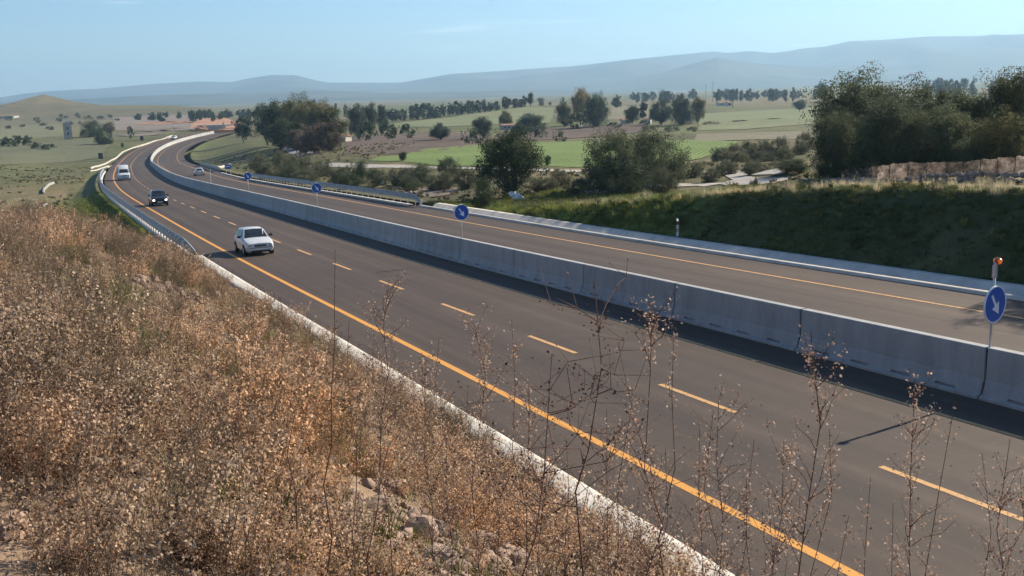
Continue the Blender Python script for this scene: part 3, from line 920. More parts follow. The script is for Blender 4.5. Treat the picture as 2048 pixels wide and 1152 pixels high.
# (y, bottom, shoulder, half width, roof, half roof)
hatch = [(0, .24, .68, .70, .68, .6), (.12, .22, .75, .78, .75, .66), (.55, .20, .84, .82, .84, .7), (.98, .20, .93, .825, .93, .70), (1.62, .20, .95, .83, 1.40, .60), (2.3, .20, .96, .83, 1.43, .61), (3.05, .21, .96, .82, 1.40, .59), (3.28, .22, .96, .80, 1.34, .56), (3.62, .26, .93, .76, .945, .6), (3.70, .28, .80, .72, .80, .55)]
polo = vehicle('hatchback', hatch, 1.65, m_wpaint, 'pale silver-white hatchback driving towards us, nearest of the vehicles', 'car', (.68, 3.08), .29, trim_bumper=False)
park(polo, 55.3, -8.0)
tall = [(0, .26, .72, .72, .72, .6), (.10, .24, .80, .78, .80, .66), (.50, .22, .90, .80, .90, .7), (.82, .22, .97, .805, .97, .70), (1.42, .22, .99, .81, 1.50, .60), (2.3, .22, 1.0, .81, 1.55, .62), (3.1, .23, 1.0, .80, 1.52, .60), (3.42, .24, 1.0, .79, 1.44, .57), (3.60, .28, .95, .76, .965, .6), (3.66, .30, .80, .72, .80, .55)]
panda = vehicle('city_car', tall, 1.62, m_bpaint, 'small black car with both headlights lit, driving towards us', 'car', (.66, 2.98), .29, lights_on=True, trim_bumper=True)
park(panda, 105.8, -8.0)
vanst = [(0, .30, .95, .88, .95, .7), (.10, .28, 1.06, .95, 1.06, .78), (.60, .26, 1.20, .99, 1.20, .84), (.85, .26, 1.30, 1.0, 1.30, .86), (1.45, .26, 1.36, 1.01, 1.98, .84), (2.0, .26, 1.38, 1.01, 2.48, .84), (2.8, .26, 1.38, 1.01, 2.66, .85), (4.6, .26, 1.38, 1.01, 2.68, .85), (5.75, .27, 1.38, 1.0, 2.64, .84), (5.9, .30, 1.34, .97, 2.50, .78)]
van = vehicle('minibus', vanst, 2.02, m_wpaint, 'white high-roofed minibus coming round the bend', 'van', (.95, 4.7), .35)
park(van, 190.5, -7.6)
far_car = vehicle('hatchback', hatch, 1.65, m_spaint, 'pale silver car driving away on the far carriageway near the junction', 'car', (.68, 3.08), .29)
park(far_car, 196, 5.6, False)

# lorry-sized speck beyond the end of the kerb: a small white car far up the near carriageway
far2 = vehicle('hatchback', hatch, 1.65, m_wpaint, 'tiny white car in the distance, beyond the end of the white kerb', 'car', (.68, 3.08), .29)
park(far2, 462, -8)
# ------------------------------------------------------------------ vegetation kit
def leaves(P, size, rg, elong=1.7, up=0.0):
    """one small bent-free quad per point, random facing"""
    n = len(P)
    a = rg.normal(size=(n, 3)); a /= np.linalg.norm(a, axis=1)[:, None] + 1e-9
    b_ = rg.normal(size=(n, 3)); b_[:, 2] += up
    b_ -= a * (a * b_).sum(1)[:, None]; b_ /= np.linalg.norm(b_, axis=1)[:, None] + 1e-9
    sz = np.broadcast_to(size, (n,)) * rg.uniform(.6, 1.35, n)
    A = a * (sz * .5)[:, None]; B = b_ * (sz * .5 * elong)[:, None]
    V = np.stack([P - B, P + A * .9 - B * .1, P + B, P - A * .9 - B * .1], 1).reshape(-1, 3)
    F = np.arange(4 * n, dtype=np.int32).reshape(-1, 4)
    return V, F

def tubes(paths, n=4):
    """many tapered tubes; paths: list of (points (k,3), radii (k,))"""
    V = []; F = []; o_ = 0
    th = np.arange(n) * 2 * np.pi / n
    for P, r in paths:
        P = np.asarray(P, float); r = np.asarray(r, float)
        t = np.gradient(P, axis=0); t /= np.linalg.norm(t, axis=1)[:, None] + 1e-9
        ref = np.where(np.abs(t[:, 2:3]) > .9, np.array([[1., 0, 0]]), np.array([[0, 0, 1.]]))
        a = np.cross(t, ref); a /= np.linalg.norm(a, axis=1)[:, None] + 1e-9
        b_ = np.cross(t, a)
        ringv = P[:, None] + (a[:, None] * np.cos(th)[None, :, None] + b_[:, None] * np.sin(th)[None, :, None]) * r[:, None, None]
        k = len(P)
        V.append(ringv.reshape(-1, 3))
        i = np.arange(k - 1)[:, None]; j = np.arange(n)[None]
        F.append((o_ + np.stack([i * n + j, i * n + (j + 1) % n, (i + 1) * n + (j + 1) % n, (i + 1) * n + j], -1)).reshape(-1, 4))
        o_ += k * n
    return np.concatenate(V), np.concatenate(F)

def wob(p0, p1, rg, k=5, amp=.06):
    p0 = np.asarray(p0, float); p1 = np.asarray(p1, float)
    f = np.linspace(0, 1, k)[:, None]
    L = np.linalg.norm(p1 - p0)
    w = rg.normal(size=(k, 3)) * amp * L; w[0] = 0; w[-1] *= .3
    return p0 + (p1 - p0) * f + w

def tree_protos(name, n, rg, leaf, nleaf, crown_lo=.25, spread=1.0, lobes=26, density=.5, trunk_r=.035, sub=14, elong=1.7, top=1.0, low=0.0):
    """unit tree, 1 m high and about 'spread' wide. Returns list of (trunk mesh, crown mesh)."""
    out = []
    for q_ in range(n):
        # main limbs
        forks = []
        paths = []
        th0 = crown_lo * rg.uniform(.7, 1.0)
        lean = rg.normal(size=2) * .04
        base = np.array([0, 0, -.04]); fork = np.array([lean[0], lean[1], th0])
        paths.append((wob(base, fork, rg, 5, .03), np.linspace(trunk_r, trunk_r * .75, 5)))
        C = []; 
        for i in range(lobes):
            ph = rg.uniform(0, 2 * np.pi); u = rg.uniform(-.95, 1.0)
            rr = max(0, 1 - abs(u) ** 2.6) ** .5 * rg.uniform(.5, 1.0)
            cz = (crown_lo + 1) / 2 + low
            hz = (1 - crown_lo) / 2 * .86
            c = np.array([math.cos(ph) * rr * spread / 2 * .82, math.sin(ph) * rr * spread / 2 * .82, cz + u * hz * top * rg.uniform(.8, 1.05)])
            C.append(c)
        C = np.array(C)
        for c in C[::2]:
            midp = fork + (c - fork) * .5 + np.array([0, 0, -.04])
            pth = np.concatenate([wob(fork, midp, rg, 3, .05), wob(midp, c, rg, 3, .05)[1:]])
            paths.append((pth, np.linspace(trunk_r * .5, trunk_r * .08, len(pth))))
        tv, tf = tubes(paths, 6)
        P = []; rd = []
        for c in C:
            lr = rg.uniform(.55, 1.25) * .155 * (.6 + .4 * spread)
            m = int(nleaf / lobes)
            # sub clumps in each lobe
            sc = c + np.clip(rg.normal(size=(sub, 3)), -1.5, 1.5) * lr * np.array([.75, .75, .6])
            idx = rg.integers(0, sub, m)
            pp = sc[idx] + np.clip(rg.normal(size=(m, 3)), -1.5, 1.5) * lr * .29
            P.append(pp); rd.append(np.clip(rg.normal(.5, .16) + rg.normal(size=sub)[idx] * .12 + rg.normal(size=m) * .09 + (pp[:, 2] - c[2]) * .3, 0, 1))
        P = np.concatenate(P); rd = np.concatenate(rd)
        keep = P[:, 2] > .02
        P = P[keep]; rd = rd[keep]
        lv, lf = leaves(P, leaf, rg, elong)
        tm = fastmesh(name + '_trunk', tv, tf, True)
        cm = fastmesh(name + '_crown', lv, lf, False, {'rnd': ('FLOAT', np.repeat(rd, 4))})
        tm.materials.append(m_bark)
        out.append((tm, cm))
    return out

m_bark = speckled('bark', (.06, .048, .036), (.13, .105, .08), 6, .95, 0, .1, .5, 30)
m_leaf_dark = leafmat('dark_evergreen_leaves', (0.026, 0.04, 0.02), (0.055, 0.078, 0.034), (0.10, 0.12, 0.052), .28)
m_leaf_olive = leafmat('grey_green_leaves', (0.05, 0.066, 0.036), (0.10, 0.12, 0.062), (0.17, 0.178, 0.095), .36)
m_leaf_euc = leafmat('blue_green_leaves', (0.038, 0.054, 0.043), (0.074, 0.097, 0.068), (0.135, 0.155, 0.095), .28)
m_leaf_yel = leafmat('yellowing_leaves', (.12, .10, .04), (.27, .21, .085), (.42, .34, .16), .35)
m_leaf_mix = leafmat('autumn_green_leaves', (0.047, 0.061, 0.027), (0.115, 0.121, 0.049), (0.257, 0.209, 0.081), .3)
m_leaf_brown = leafmat('brown_twig_leaves', (.07, .055, .04), (.13, .10, .07), (.21, .165, .12), .25)
m_leaf_scrub = leafmat('scrub_leaves', (0.054, 0.065, 0.035), (0.115, 0.124, 0.068), (0.23, 0.216, 0.121), .28)

VG = np.random.default_rng(21)
P_big = tree_protos('broad_tree', 4, VG, .0140, 46000, .0, 1.15, 52, trunk_r=.022, sub=16)
P_oak = tree_protos('oak', 2, VG, .0185, 26000, .12, 1.15, 40, trunk_r=.045, sub=14)
P_bush = tree_protos('bush', 3, VG, .0185, 25000, .0, 1.7, 44, trunk_r=.025, sub=12, low=-.06)
P_tall = tree_protos('tall_tree', 3, VG, .022, 12000, .20, .72, 22, trunk_r=.025, sub=10)
P_far = tree_protos('far_tree', 4, VG, .06, 1600, .10, .85, 16, trunk_r=.03, sub=8)
P_farb = tree_protos('far_bush', 3, VG, .08, 900, .02, 1.8, 14, trunk_r=.03, sub=7, low=-.06)
P_cyp = tree_protos('cypress', 1, VG, .05, 1500, .05, .18, 16, trunk_r=.02, sub=6)
P_reed = tree_protos('bare_tree', 2, VG, .018, 7000, .04, .9, 30, trunk_r=.012, sub=10, elong=5)

_used = {}
def plant(kind, name, protos, mat, px, py, dist, wpx, label, cat='tree', group=None, i=None, base_drop=.08, parts=('trunk', 'crown'), rot=None):
    """a tree whose top is seen at (px,py) and which stands at depth dist; wpx its width in the photograph"""
    p, h = stand(px, py, dist)
    h = max(h, .25)
    w = wpx / FPX * dist
    if i is None: i = int(VG.integers(0, len(protos)))
    tm, cm = protos[i % len(protos)]
    key = (cm.name, mat.name)
    if key not in _used:
        c2 = cm.copy() if len(cm.materials) else cm
        c2.materials.clear(); c2.materials.append(mat); _used[key] = c2
    cm = _used[key]
    t = empty(name, (p[0], p[1], p[2] - base_drop), VG.uniform(0, 6.28) if rot is None else rot)
    bw = {'broad': 1.25, 'oak': 1.25, 'bush': 1.8, 'tall': .82, 'far': .95, 'farb': 1.85, 'cyp': .22, 'reed': 1.0}[kind]
    t.scale = (w / bw, w / bw, (h + base_drop) / 1.02)
    link(parts[0], tm, None, t)
    link(parts[1], cm, None, t)
    return tag(t, label, cat, group)

# the wood on the cutting's edge, upper right
GW = 'trees of the wood above the cutting'
plant('broad', 'broadleaf_tree', P_big, m_leaf_olive, 1722, 148, 68, 215, 'tall grey-green tree at the left end of the wood above the cutting', group=GW, i=0, rot=.5)
plant('broad', 'broadleaf_tree', P_big, m_leaf_olive, 1838, 168, 66, 190, 'second tree from the left in the wood above the cutting', group=GW, i=1, rot=2)
plant('broad', 'broadleaf_tree', P_big, m_leaf_olive, 1935, 178, 64, 175, 'third tree from the left in the wood, with a lower crown', group=GW, i=2, rot=1)
plant('broad', 'broadleaf_tree', P_big, m_leaf_mix, 2045, 152, 62, 170, 'tallest tree of the wood at the picture edge', group=GW, i=3, rot=4)
plant('broad', 'broadleaf_tree', P_big, m_leaf_olive, 1672, 225, 63, 110, 'smaller tree leaning out of the left flank of the wood', group=GW, i=2, rot=5)
plant('broad', 'broadleaf_tree', P_big, m_leaf_olive, 1785, 205, 59, 170, 'shaded lower tree in front of the two left trees of the wood', group=GW, i=3, rot=3)
plant('broad', 'broadleaf_tree', P_big, m_leaf_olive, 1890, 215, 58, 160, 'shaded lower tree above the middle of the stone wall', group=GW, i=0, rot=1)
plant('broad', 'broadleaf_tree', P_big, m_leaf_mix, 2015, 225, 57, 130, 'yellowish olive tree behind the stone wall at the picture edge', group=GW, i=1, rot=6)
for s_i, d_i, h_i, w_i, lab in [(21.0, 22.5, 6.3, 6.0, 'tree outside the picture that throws shade on the far carriageway'), (15, 22.5, 6.8, 6.5, 'second tree outside the picture beyond the wood'), (9, 23, 7.0, 6.5, 'third tree outside the picture beyond the wood')]:
    q_ = road(s_i, d_i); t = empty('broadleaf_tree', (q_[0], q_[1], H1(q_[0], q_[1]) - .1), s_i)
    t.scale = (w_i / 1.25, w_i / 1.25, h_i)
    link('trunk', P_big[int(s_i) % 4][0], None, t); link('crown', _used[[k_ for k_ in _used if 'olive' in k_[1] or 'grey_green' in k_[1]][0]], None, t)
    tag(t, lab, 'tree', GW)
# oak and thicket in the middle
plant('oak', 'oak_tree', P_oak, m_leaf_dark, 1016, 272, 94, 148, 'dark round oak standing alone left of the big thicket', i=0, rot=1)
plant('bush', 'dark_bush', P_bush, m_leaf_dark, 964, 352, 83, 52, 'small dark bush at the left foot of the lone oak', 'bush', i=0, parts=('stem', 'foliage'))
GT = 'bushes of the big thicket'
plant('bush', 'large_bush', P_bush, m_leaf_olive, 1225, 258, 93, 175, 'left half of the big thicket beyond the cutting', 'bush', GT, 0, parts=('stem', 'foliage'))
plant('bush', 'large_bush', P_bush, m_leaf_olive, 1318, 256, 95, 170, 'right half of the big thicket beyond the cutting', 'bush', GT, 1, parts=('stem', 'foliage'))
plant('bush', 'large_bush', P_bush, m_leaf_dark, 1250, 300, 88, 150, 'dark low bush in front of the big thicket', 'bush', GT, 2, parts=('stem', 'foliage'))
plant('bush', 'grey_bush', P_bush, m_leaf_scrub, 1322, 334, 72, 80, 'grey feathery bush in front of the pale wall', 'bush', None, 1, parts=('stem', 'foliage'))
plant('oak', 'small_tree', P_oak, m_leaf_olive, 1585, 318, 76, 90, 'small pale tree left of the wood, above the pale wall end', i=1)
plant('bush', 'low_bush', P_bush, m_leaf_scrub, 1380, 320, 100, 70, 'low bush just right of the big thicket', 'bush', None, 2, parts=('stem', 'foliage'))
# scrub by the far carriageway
GS = 'scrub bushes between far carriageway and fields'
k = 0
for px, py, ds, w, m_, lab in [
    (520, 306, 190, 55, m_leaf_scrub, 'grey scrub bush at the left end of the mound'), (560, 302, 182, 60, m_leaf_scrub, 'grey-green scrub bush on the mound below the grove track'),
    (600, 305, 172, 60, m_leaf_scrub, 'pale scrub bush on the crest of the mound'), (535, 324, 165, 55, m_leaf_scrub, 'scrub bush low on the mound above the fourth sign'),
    (575, 326, 155, 60, m_leaf_olive, 'darker scrub bush in the middle of the mound'), (640, 318, 160, 60, m_leaf_scrub, 'scrub bush on the right shoulder of the mound'),
    (610, 336, 148, 60, m_leaf_scrub, 'scrub bush above the third sign'), (680, 332, 138, 60, m_leaf_olive, 'green bush right of the mound, behind the guard rail'),
    (712, 318, 145, 50, m_leaf_dark, 'dark round bush with the track behind it'), (700, 345, 128, 70, m_leaf_dark, 'dark green bush right behind the guard rail'),
    (755, 335, 130, 60, m_leaf_olive, 'bush behind the white sheet on the verge'), (800, 330, 125, 70, m_leaf_scrub, 'wide scrub bush left of the bare earth patch'),
    (845, 325, 122, 70, m_leaf_olive, 'bush below the left end of the green field'), (900, 312, 128, 60, m_leaf_olive, 'taller bush in front of the green field, left of the oak'),
    (880, 342, 112, 70, m_leaf_scrub, 'scrub bush behind the bare earth patch'), (930, 335, 110, 60, m_leaf_scrub, 'scrub bush between earth patch and oak'),
    (820, 350, 114, 60, m_leaf_olive, 'low bush behind the rubble heap'), (1085, 350, 96, 70, m_leaf_scrub, 'scrub bush at the right foot of the oak'),
    (1120, 340, 100, 60, m_leaf_scrub, 'scrub bush midway between oak and thicket'), (1155, 355, 90, 60, m_leaf_olive, 'low bush at the left foot of the thicket')]:
    plant('bush', 'scrub_bush', P_bush, m_, px, py, ds, w, lab, 'bush', GS, k, parts=('stem', 'foliage')); k += 1
for px, py, ds, w in [(1440, 290, 130, 50), (1470, 286, 140, 45), (1500, 280, 150, 50), (1530, 275, 150, 40), (1560, 272, 150, 45), (1480, 305, 115, 60), (1530, 300, 112, 60), (1570, 296, 112, 50), (1600, 285, 120, 50), (1450, 318, 100, 60), (1510, 322, 96, 60), (1420, 335, 92, 50), (1560, 330, 88, 60), (1610, 262, 165, 40)]:
    plant('bush', 'scrub_bush', P_bush, m_leaf_scrub, px, py, ds, w, 'low scrub bush on the rough slope left of the wood', 'bush', 'scrub on the slope left of the wood', k, parts=('stem', 'foliage')); k += 1
# grove beside the far carriageway
GG_ = 'trees of the grove by the track'
for px, py, ds, w, pr, kd, m_, lab in [
    (532, 205, 330, 62, P_tall, 'tall', m_leaf_euc, 'leftmost blue-green tree of the grove'), (556, 203, 315, 70, P_tall, 'tall', m_leaf_dark, 'dark tree near the left end of the grove'),
    (585, 198, 300, 78, P_big, 'broad', m_leaf_mix, 'yellow-green tree in the middle of the grove'), (612, 196, 290, 80, P_big, 'broad', m_leaf_mix, 'tallest tree of the grove with yellowing top'),
    (640, 205, 270, 74, P_big, 'broad', m_leaf_mix, 'yellow-green tree right of the tallest one in the grove'), (662, 208, 260, 60, P_tall, 'tall', m_leaf_mix, 'upright tree at the right end of the grove'),
    (560, 240, 275, 70, P_oak, 'oak', m_leaf_dark, 'low dark tree in the shade of the grove, left'), (600, 245, 258, 80, P_oak, 'oak', m_leaf_dark, 'low dark tree in the shade of the grove, middle'),
    (628, 244, 232, 70, P_reed, 'reed', m_leaf_brown, 'brown bare tree in front of the grove, left of three'), (655, 242, 226, 66, P_reed, 'reed', m_leaf_brown, 'brown bare tree in front of the grove, beside the ploughed field'),
    (600, 256, 240, 60, P_reed, 'reed', m_leaf_brown, 'brown bare tree in front of the grove, darkest of three'),
    (484, 230, 390, 36, P_tall, 'tall', m_leaf_dark, 'small dark tree standing off the left end of the grove')]:
    plant(kd, 'grove_tree', pr, m_, px, py, ds, w, lab, 'tree', GG_)
# field trees
for px, py, ds, w, pr, kd, m_, nm, lab in [
    (713, 214, 360, 42, P_oak, 'oak', m_leaf_euc, 'field_tree', 'round tree right of the yellow house'), (738, 208, 365, 34, P_tall, 'tall', m_leaf_euc, 'field_tree', 'taller tree second right of the yellow house'),
    (764, 214, 400, 26, P_tall, 'tall', m_leaf_dark, 'field_tree', 'slim dark tree at the near end of the ridge row'),
    (735, 243, 330, 40, P_farb, 'farb', m_leaf_dark, 'hedge_bush', 'hedge bush at the far corner of the ploughed field'), (775, 246, 335, 44, P_farb, 'farb', m_leaf_dark, 'hedge_bush', 'hedge bush along the top of the ploughed field'), (815, 248, 340, 40, P_farb, 'farb', m_leaf_dark, 'hedge_bush', 'rightmost hedge bush along the ploughed field'),
    (879, 247, 300, 44, P_oak, 'oak', m_leaf_euc, 'field_tree', 'round dark tree at the right end of the ploughed field'),
    (965, 237, 300, 46, P_oak, 'oak', m_leaf_euc, 'field_tree', 'dark tree below and left of the grey house'), (945, 260, 262, 46, P_farb, 'farb', m_leaf_dark, 'hedge_bush', 'low dark bush left of the lone oak crown'),
    (1010, 222, 430, 30, P_oak, 'oak', m_leaf_mix, 'field_tree', 'tree rising behind the grey house'), (1062, 230, 360, 60, P_oak, 'oak', m_leaf_euc, 'field_tree', 'wide flat tree right of the grey house'), (1040, 246, 320, 46, P_oak, 'oak', m_leaf_dark, 'field_tree', 'small dark tree in front of the flat one'), (1080, 250, 300, 40, P_farb, 'farb', m_leaf_scrub, 'hedge_bush', 'brushy bush in the brown strip'),
    (1160, 182, 430, 42, P_oak, 'oak', m_leaf_yel, 'yellow_tree', 'pale yellow tree in the middle of the fields'), (1192, 188, 400, 58, P_big, 'broad', m_leaf_dark, 'field_tree', 'big dark tree just right of the yellow tree'), (1128, 208, 410, 36, P_oak, 'oak', m_leaf_mix, 'field_tree', 'olive tree left below the yellow tree'), (1150, 226, 390, 60, P_farb, 'farb', m_leaf_dark, 'hedge_bush', 'dark hedge below the yellow tree'),
    (1233, 190, 620, 26, P_far, 'far', m_leaf_euc, 'field_tree', 'hazy round tree far behind the big dark tree'), (1264, 214, 420, 36, P_oak, 'oak', m_leaf_dark, 'field_tree', 'tree beside the small white house'),
    (1287, 203, 420, 9, P_cyp, 'cyp', m_leaf_dark, 'cypress', 'slim dark cypress beside the white house'), (1322, 201, 395, 50, P_oak, 'oak', m_leaf_euc, 'field_tree', 'round tree right of the white house'), (1362, 192, 385, 54, P_big, 'broad', m_leaf_euc, 'field_tree', 'tallest dark tree right of the white house'), (1396, 198, 400, 32, P_oak, 'oak', m_leaf_mix, 'field_tree', 'lighter tree at the right end of the white house group'),
    (1095, 312, 140, 16, P_oak, 'oak', m_leaf_olive, 'sapling', 'small sapling at the edge of the green field right of the oak'), (805, 305, 170, 18, P_oak, 'oak', m_leaf_dark, 'sapling', 'small dark sapling at the left part of the green field'),
    (1645, 168, 900, 30, P_oak, 'oak', m_leaf_euc, 'field_tree', 'hazy tree far off just left of the wood'), (1600, 200, 560, 30, P_oak, 'oak', m_leaf_euc, 'field_tree', 'pale hazy tree in the far field left of the wood'),
    (182, 240, 520, 62, P_bush, 'bush', m_leaf_dark, 'hedge_bush', 'big dark hedge beside the tower'), (217, 245, 540, 24, P_oak, 'oak', m_leaf_brown, 'field_tree', 'round reddish-dark tree right of the tower hedge'), (205, 258, 430, 42, P_bush, 'bush', m_leaf_dark, 'hedge_bush', 'dark clump in front of the tower hedge'), (260, 252, 480, 16, P_farb, 'farb', m_leaf_dark, 'hedge_bush', 'small bush between tower and road')]:
    plant(kd, nm, pr, m_, px, py, ds, w, lab, 'bush' if 'bush' in nm else 'tree', 'bushes among the fields' if 'bush' in nm else 'trees among the fields', parts=('stem', 'foliage') if 'bush' in nm else ('trunk', 'crown'))
# the row of trees on the ridge
xs = np.concatenate([np.linspace(785, 1050, 24)])
for j, px in enumerate(xs):
    f = (px - 785) / 265
    py = 214 - 22 * f + VG.uniform(-4, 6)
    plant('far', 'ridge_tree', P_far, m_leaf_euc, px + VG.uniform(-4, 4), py, 560 + 90 * f, VG.uniform(12, 30), 'blue-green tree in the long row on the far ridge', 'tree', 'row of trees on the ridge')
plant('far', 'ridge_tree', P_tall, m_leaf_dark, 1060, 184, 650, 16, 'tall dark tree that ends the row on the ridge', 'tree', 'row of trees on the ridge')
for px, py, w in [(1082, 196, 20), (1126, 195, 12), (672, 207, 14), (690, 207, 14), (1100, 204, 10)]:
    plant('farb', 'ridge_bush', P_farb, m_leaf_dark, px, py, 700, w, 'small bush on the skyline of the far ridge', 'bush', 'bushes on the ridge skyline', parts=('stem', 'foliage'))
# far treelines across the plain (individual crowns far off)
for j in range(46):
    px = VG.uniform(1235, 1640)
    plant('far', 'distant_tree', P_far, m_leaf_euc, px, 183 - (px - 1235) * .018 + VG.uniform(-3, 5), VG.uniform(900, 1300), VG.uniform(10, 20), 'tiny hazy tree in the treeline across the plain', 'tree', 'trees of the distant treeline')
for j in range(16):
    px = VG.uniform(1850, 2040)
    plant('far', 'distant_tree', P_far, m_leaf_euc, px, 158 - (px - 1850) * .02 + VG.uniform(-4, 4), VG.uniform(900, 1200), VG.uniform(14, 26), 'tiny hazy tree on the plain seen above the wood', 'tree', 'trees of the distant treeline')
for j in range(30):
    px = VG.uniform(270, 510)
    plant('far', 'distant_tree', P_far, m_leaf_dark, px, 224 - (px - 270) * .02 + VG.uniform(-4, 4), VG.uniform(700, 1000), VG.uniform(10, 20), 'tiny dark tree beyond the end of the road', 'tree', 'trees beyond the road works')
for j in range(26):
    px, py = VG.uniform(-20, 235), VG.uniform(232, 262)
    g_ = ground(px, py)
    if g_ is None: continue
    plant('farb', 'pasture_bush', P_farb, m_leaf_dark, px, py - VG.uniform(5, 9), g_[1], VG.uniform(8, 20), 'small dark bush in the pasture on the far left', 'bush', 'bushes in the left pasture', parts=('stem', 'foliage'))

for px, py, ds, w in [(10, 273, 430, 34), (32, 271, 432, 34), (52, 270, 434, 30), (70, 284, 400, 30), (95, 287, 395, 34)]:
    plant('farb', 'hedge_bush', P_farb, m_leaf_dark, px, py, ds, w, 'dark hedge bush in the row below the tower, far left', 'bush', 'hedge row below the tower', parts=('stem', 'foliage'))
for px, py, ds, w in [(1300, 250, 330, 40), (1345, 252, 320, 44), (1385, 253, 315, 36), (1420, 243, 380, 40), (1480, 240, 400, 50), (1550, 236, 410, 46), (1120, 262, 255, 30), (1010, 268, 255, 34), (1230, 244, 380, 40), (1290, 240, 400, 30)]:
    plant('farb', 'hedge_bush', P_farb, m_leaf_scrub, px, py, ds, w, 'low hedge bush along a field edge in the middle distance', 'bush', 'hedges along the field edges', parts=('stem', 'foliage'))
# ------------------------------------------------------------------ dry weeds, grass and stones on the bank
WG = np.random.default_rng(5)
m_weed, nt, b = base_mat('dry_weed', .8, 0, .1)
def weedmat(name, c0, c1, c2, trans=.3):
    """dry plants: colour from each piece's own 'rnd', from plant to plant, and in drifts over the bank"""
    m, nt, b = base_mat(name, .75, 0, .12)
    at = nt.nodes.new('ShaderNodeAttribute'); at.attribute_name = 'rnd'
    r = ramp(nt, [(0.0, c0), (0.5, c1), (1.0, c2)], at.outputs['Fac'])
    oi = nt.nodes.new('ShaderNodeObjectInfo')
    r3 = ramp(nt, [(0, (.62, .64, .66)), (.5, (1, 1, 1)), (1, (1.32, 1.24, 1.14))], oi.outputs['Random'])
    geo = nt.nodes.new('ShaderNodeNewGeometry')
    n1 = noise(nt, .35, 3, geo.outputs['Position'])
    r4 = ramp(nt, [(.34, (.66, .70, .66)), (.5, (1, 1, 1)), (.66, (1.20, 1.05, .87))], n1)
    out = mixc(nt, r.outputs[0], r3.outputs[0], 1, 'MULTIPLY'); out = mixc(nt, out, r4.outputs[0], 1, 'MULTIPLY')
    nt.links.new(out, b.inputs['Base Color'])
    t = nt.nodes.new('ShaderNodeBsdfTranslucent'); nt.links.new(out, t.inputs['Color'])
    mxs = nt.nodes.new('ShaderNodeMixShader'); mxs.inputs[0].default_value = trans
    nt.links.new(b.outputs[0], mxs.inputs[1]); nt.links.new(t.outputs[0], mxs.inputs[2])
    nt.links.new(mxs.outputs[0], nt.nodes['Material Output'].inputs['Surface'])
    return m
m_rust = weedmat('rusty_seed_heads', (.12, .075, .05), (.46, .31, .205), (.80, .62, .46), .44)
m_grey = weedmat('grey_dead_stems', (.13, .10, .075), (.27, .21, .155), (.46, .37, .28))
m_straw = weedmat('straw', (.20, .16, .09), (.42, .35, .22), (.64, .56, .38))
m_green = weedmat('green_shoots', (.04, .06, .015), (.10, .14, .03), (.22, .25, .07))
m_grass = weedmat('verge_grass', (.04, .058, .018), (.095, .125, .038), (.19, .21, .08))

def forb(rg, stems, hgt, seeds, ssz, rad, lean=.35, branch=3):
    """bushy seeding weed: thin branching stems set with small papery heads"""
    paths = []; P = []; rd = []
    for i in range(stems):
        a = rg.uniform(0, 6.28); r0 = rad * math.sqrt(rg.uniform()) * .6
        b0 = np.array([math.cos(a) * r0, math.sin(a) * r0, -.03])
        hh = hgt * rg.uniform(.55, 1.1)
        a2 = a + rg.normal() * .7
        tip = b0 + np.array([math.cos(a2) * lean * hh, math.sin(a2) * lean * hh, hh])
        pth = wob(b0, tip, rg, 4, .05)
        paths.append((pth, np.linspace(.0024, .001, 4)))
        tone = np.clip(rg.normal(.5, .16), 0, 1)
        for j in range(branch):
            f = rg.uniform(.35, .9)
            o_ = b0 + (tip - b0) * f
            dv = rg.normal(size=3) * .18 * hh; dv[2] = abs(dv[2]) + .12 * hh
            paths.append((np.stack([o_, o_ + dv * .55 + rg.normal(size=3) * .01, o_ + dv]), np.array([.0014, .0011, .0008])))
            m = seeds
            ff = rg.uniform(.15, 1.05, m)[:, None]
            P.append(o_ + dv * ff + rg.normal(size=(m, 3)) * .018); rd.append(np.clip(tone + rg.normal(size=m) * .2, 0, 1))
        ff = rg.uniform(.4, 1.02, seeds)[:, None]
        P.append(b0 + (tip - b0) * ff + rg.normal(size=(seeds, 3)) * .016); rd.append(np.clip(tone + rg.normal(size=seeds) * .2, 0, 1))
    tv, tf = tubes(paths, 3)
    P = np.concatenate(P); rd = np.concatenate(rd)
    lv, lf = leaves(P, ssz, rg, 1.35)
    V = np.concatenate([tv, lv]); F = np.concatenate([tf, lf + len(tv)])
    return V, F, np.concatenate([np.full(len(tv), .12), np.repeat(rd, 4)])

def tuft(rg, n, hgt, rad, w=.004, droop=.5):
    """grass tuft: curved tapering blades"""
    V = []; F = []; rd = []
    for i in range(n):
        a = rg.uniform(0, 6.28); r0 = rad * math.sqrt(rg.uniform())
        b0 = np.array([math.cos(a) * r0, math.sin(a) * r0, -.02])
        hh = hgt * rg.uniform(.45, 1.15); a2 = a + rg.normal() * .9
        d = np.array([math.cos(a2), math.sin(a2), 0]); sdv = np.array([-d[1], d[0], 0]) * w * rg.uniform(.7, 1.4)
        o_ = len(V)
        for f, ww in ((0, 1.), (.5, .8), (.82, .5), (1., .06)):
            c = b0 + np.array([0, 0, hh]) * (f - .25 * droop * f ** 3) + d * hh * droop * f * f * rg.uniform(.8, 1.2)
            V += [c - sdv * ww, c + sdv * ww]
        F += [(o_ + 2 * k, o_ + 2 * k + 1, o_ + 2 * k + 3, o_ + 2 * k + 2) for k in range(3)]
        rd += [np.clip(rg.normal(.5, .22), 0, 1)] * 8
    return np.array(V), np.array(F), np.array(rd)

def proto_coll(name, items, mat):
    c = bpy.data.collections.new(name)
    for i, (V, F, rd) in enumerate(items):
        me = fastmesh('%s_%d' % (name, i), V, F, False, {'rnd': ('FLOAT', rd)})
        me.materials.append(mat)
        c.objects.link(bpy.data.objects.new('%s_%02d' % (name, i), me))
    return c

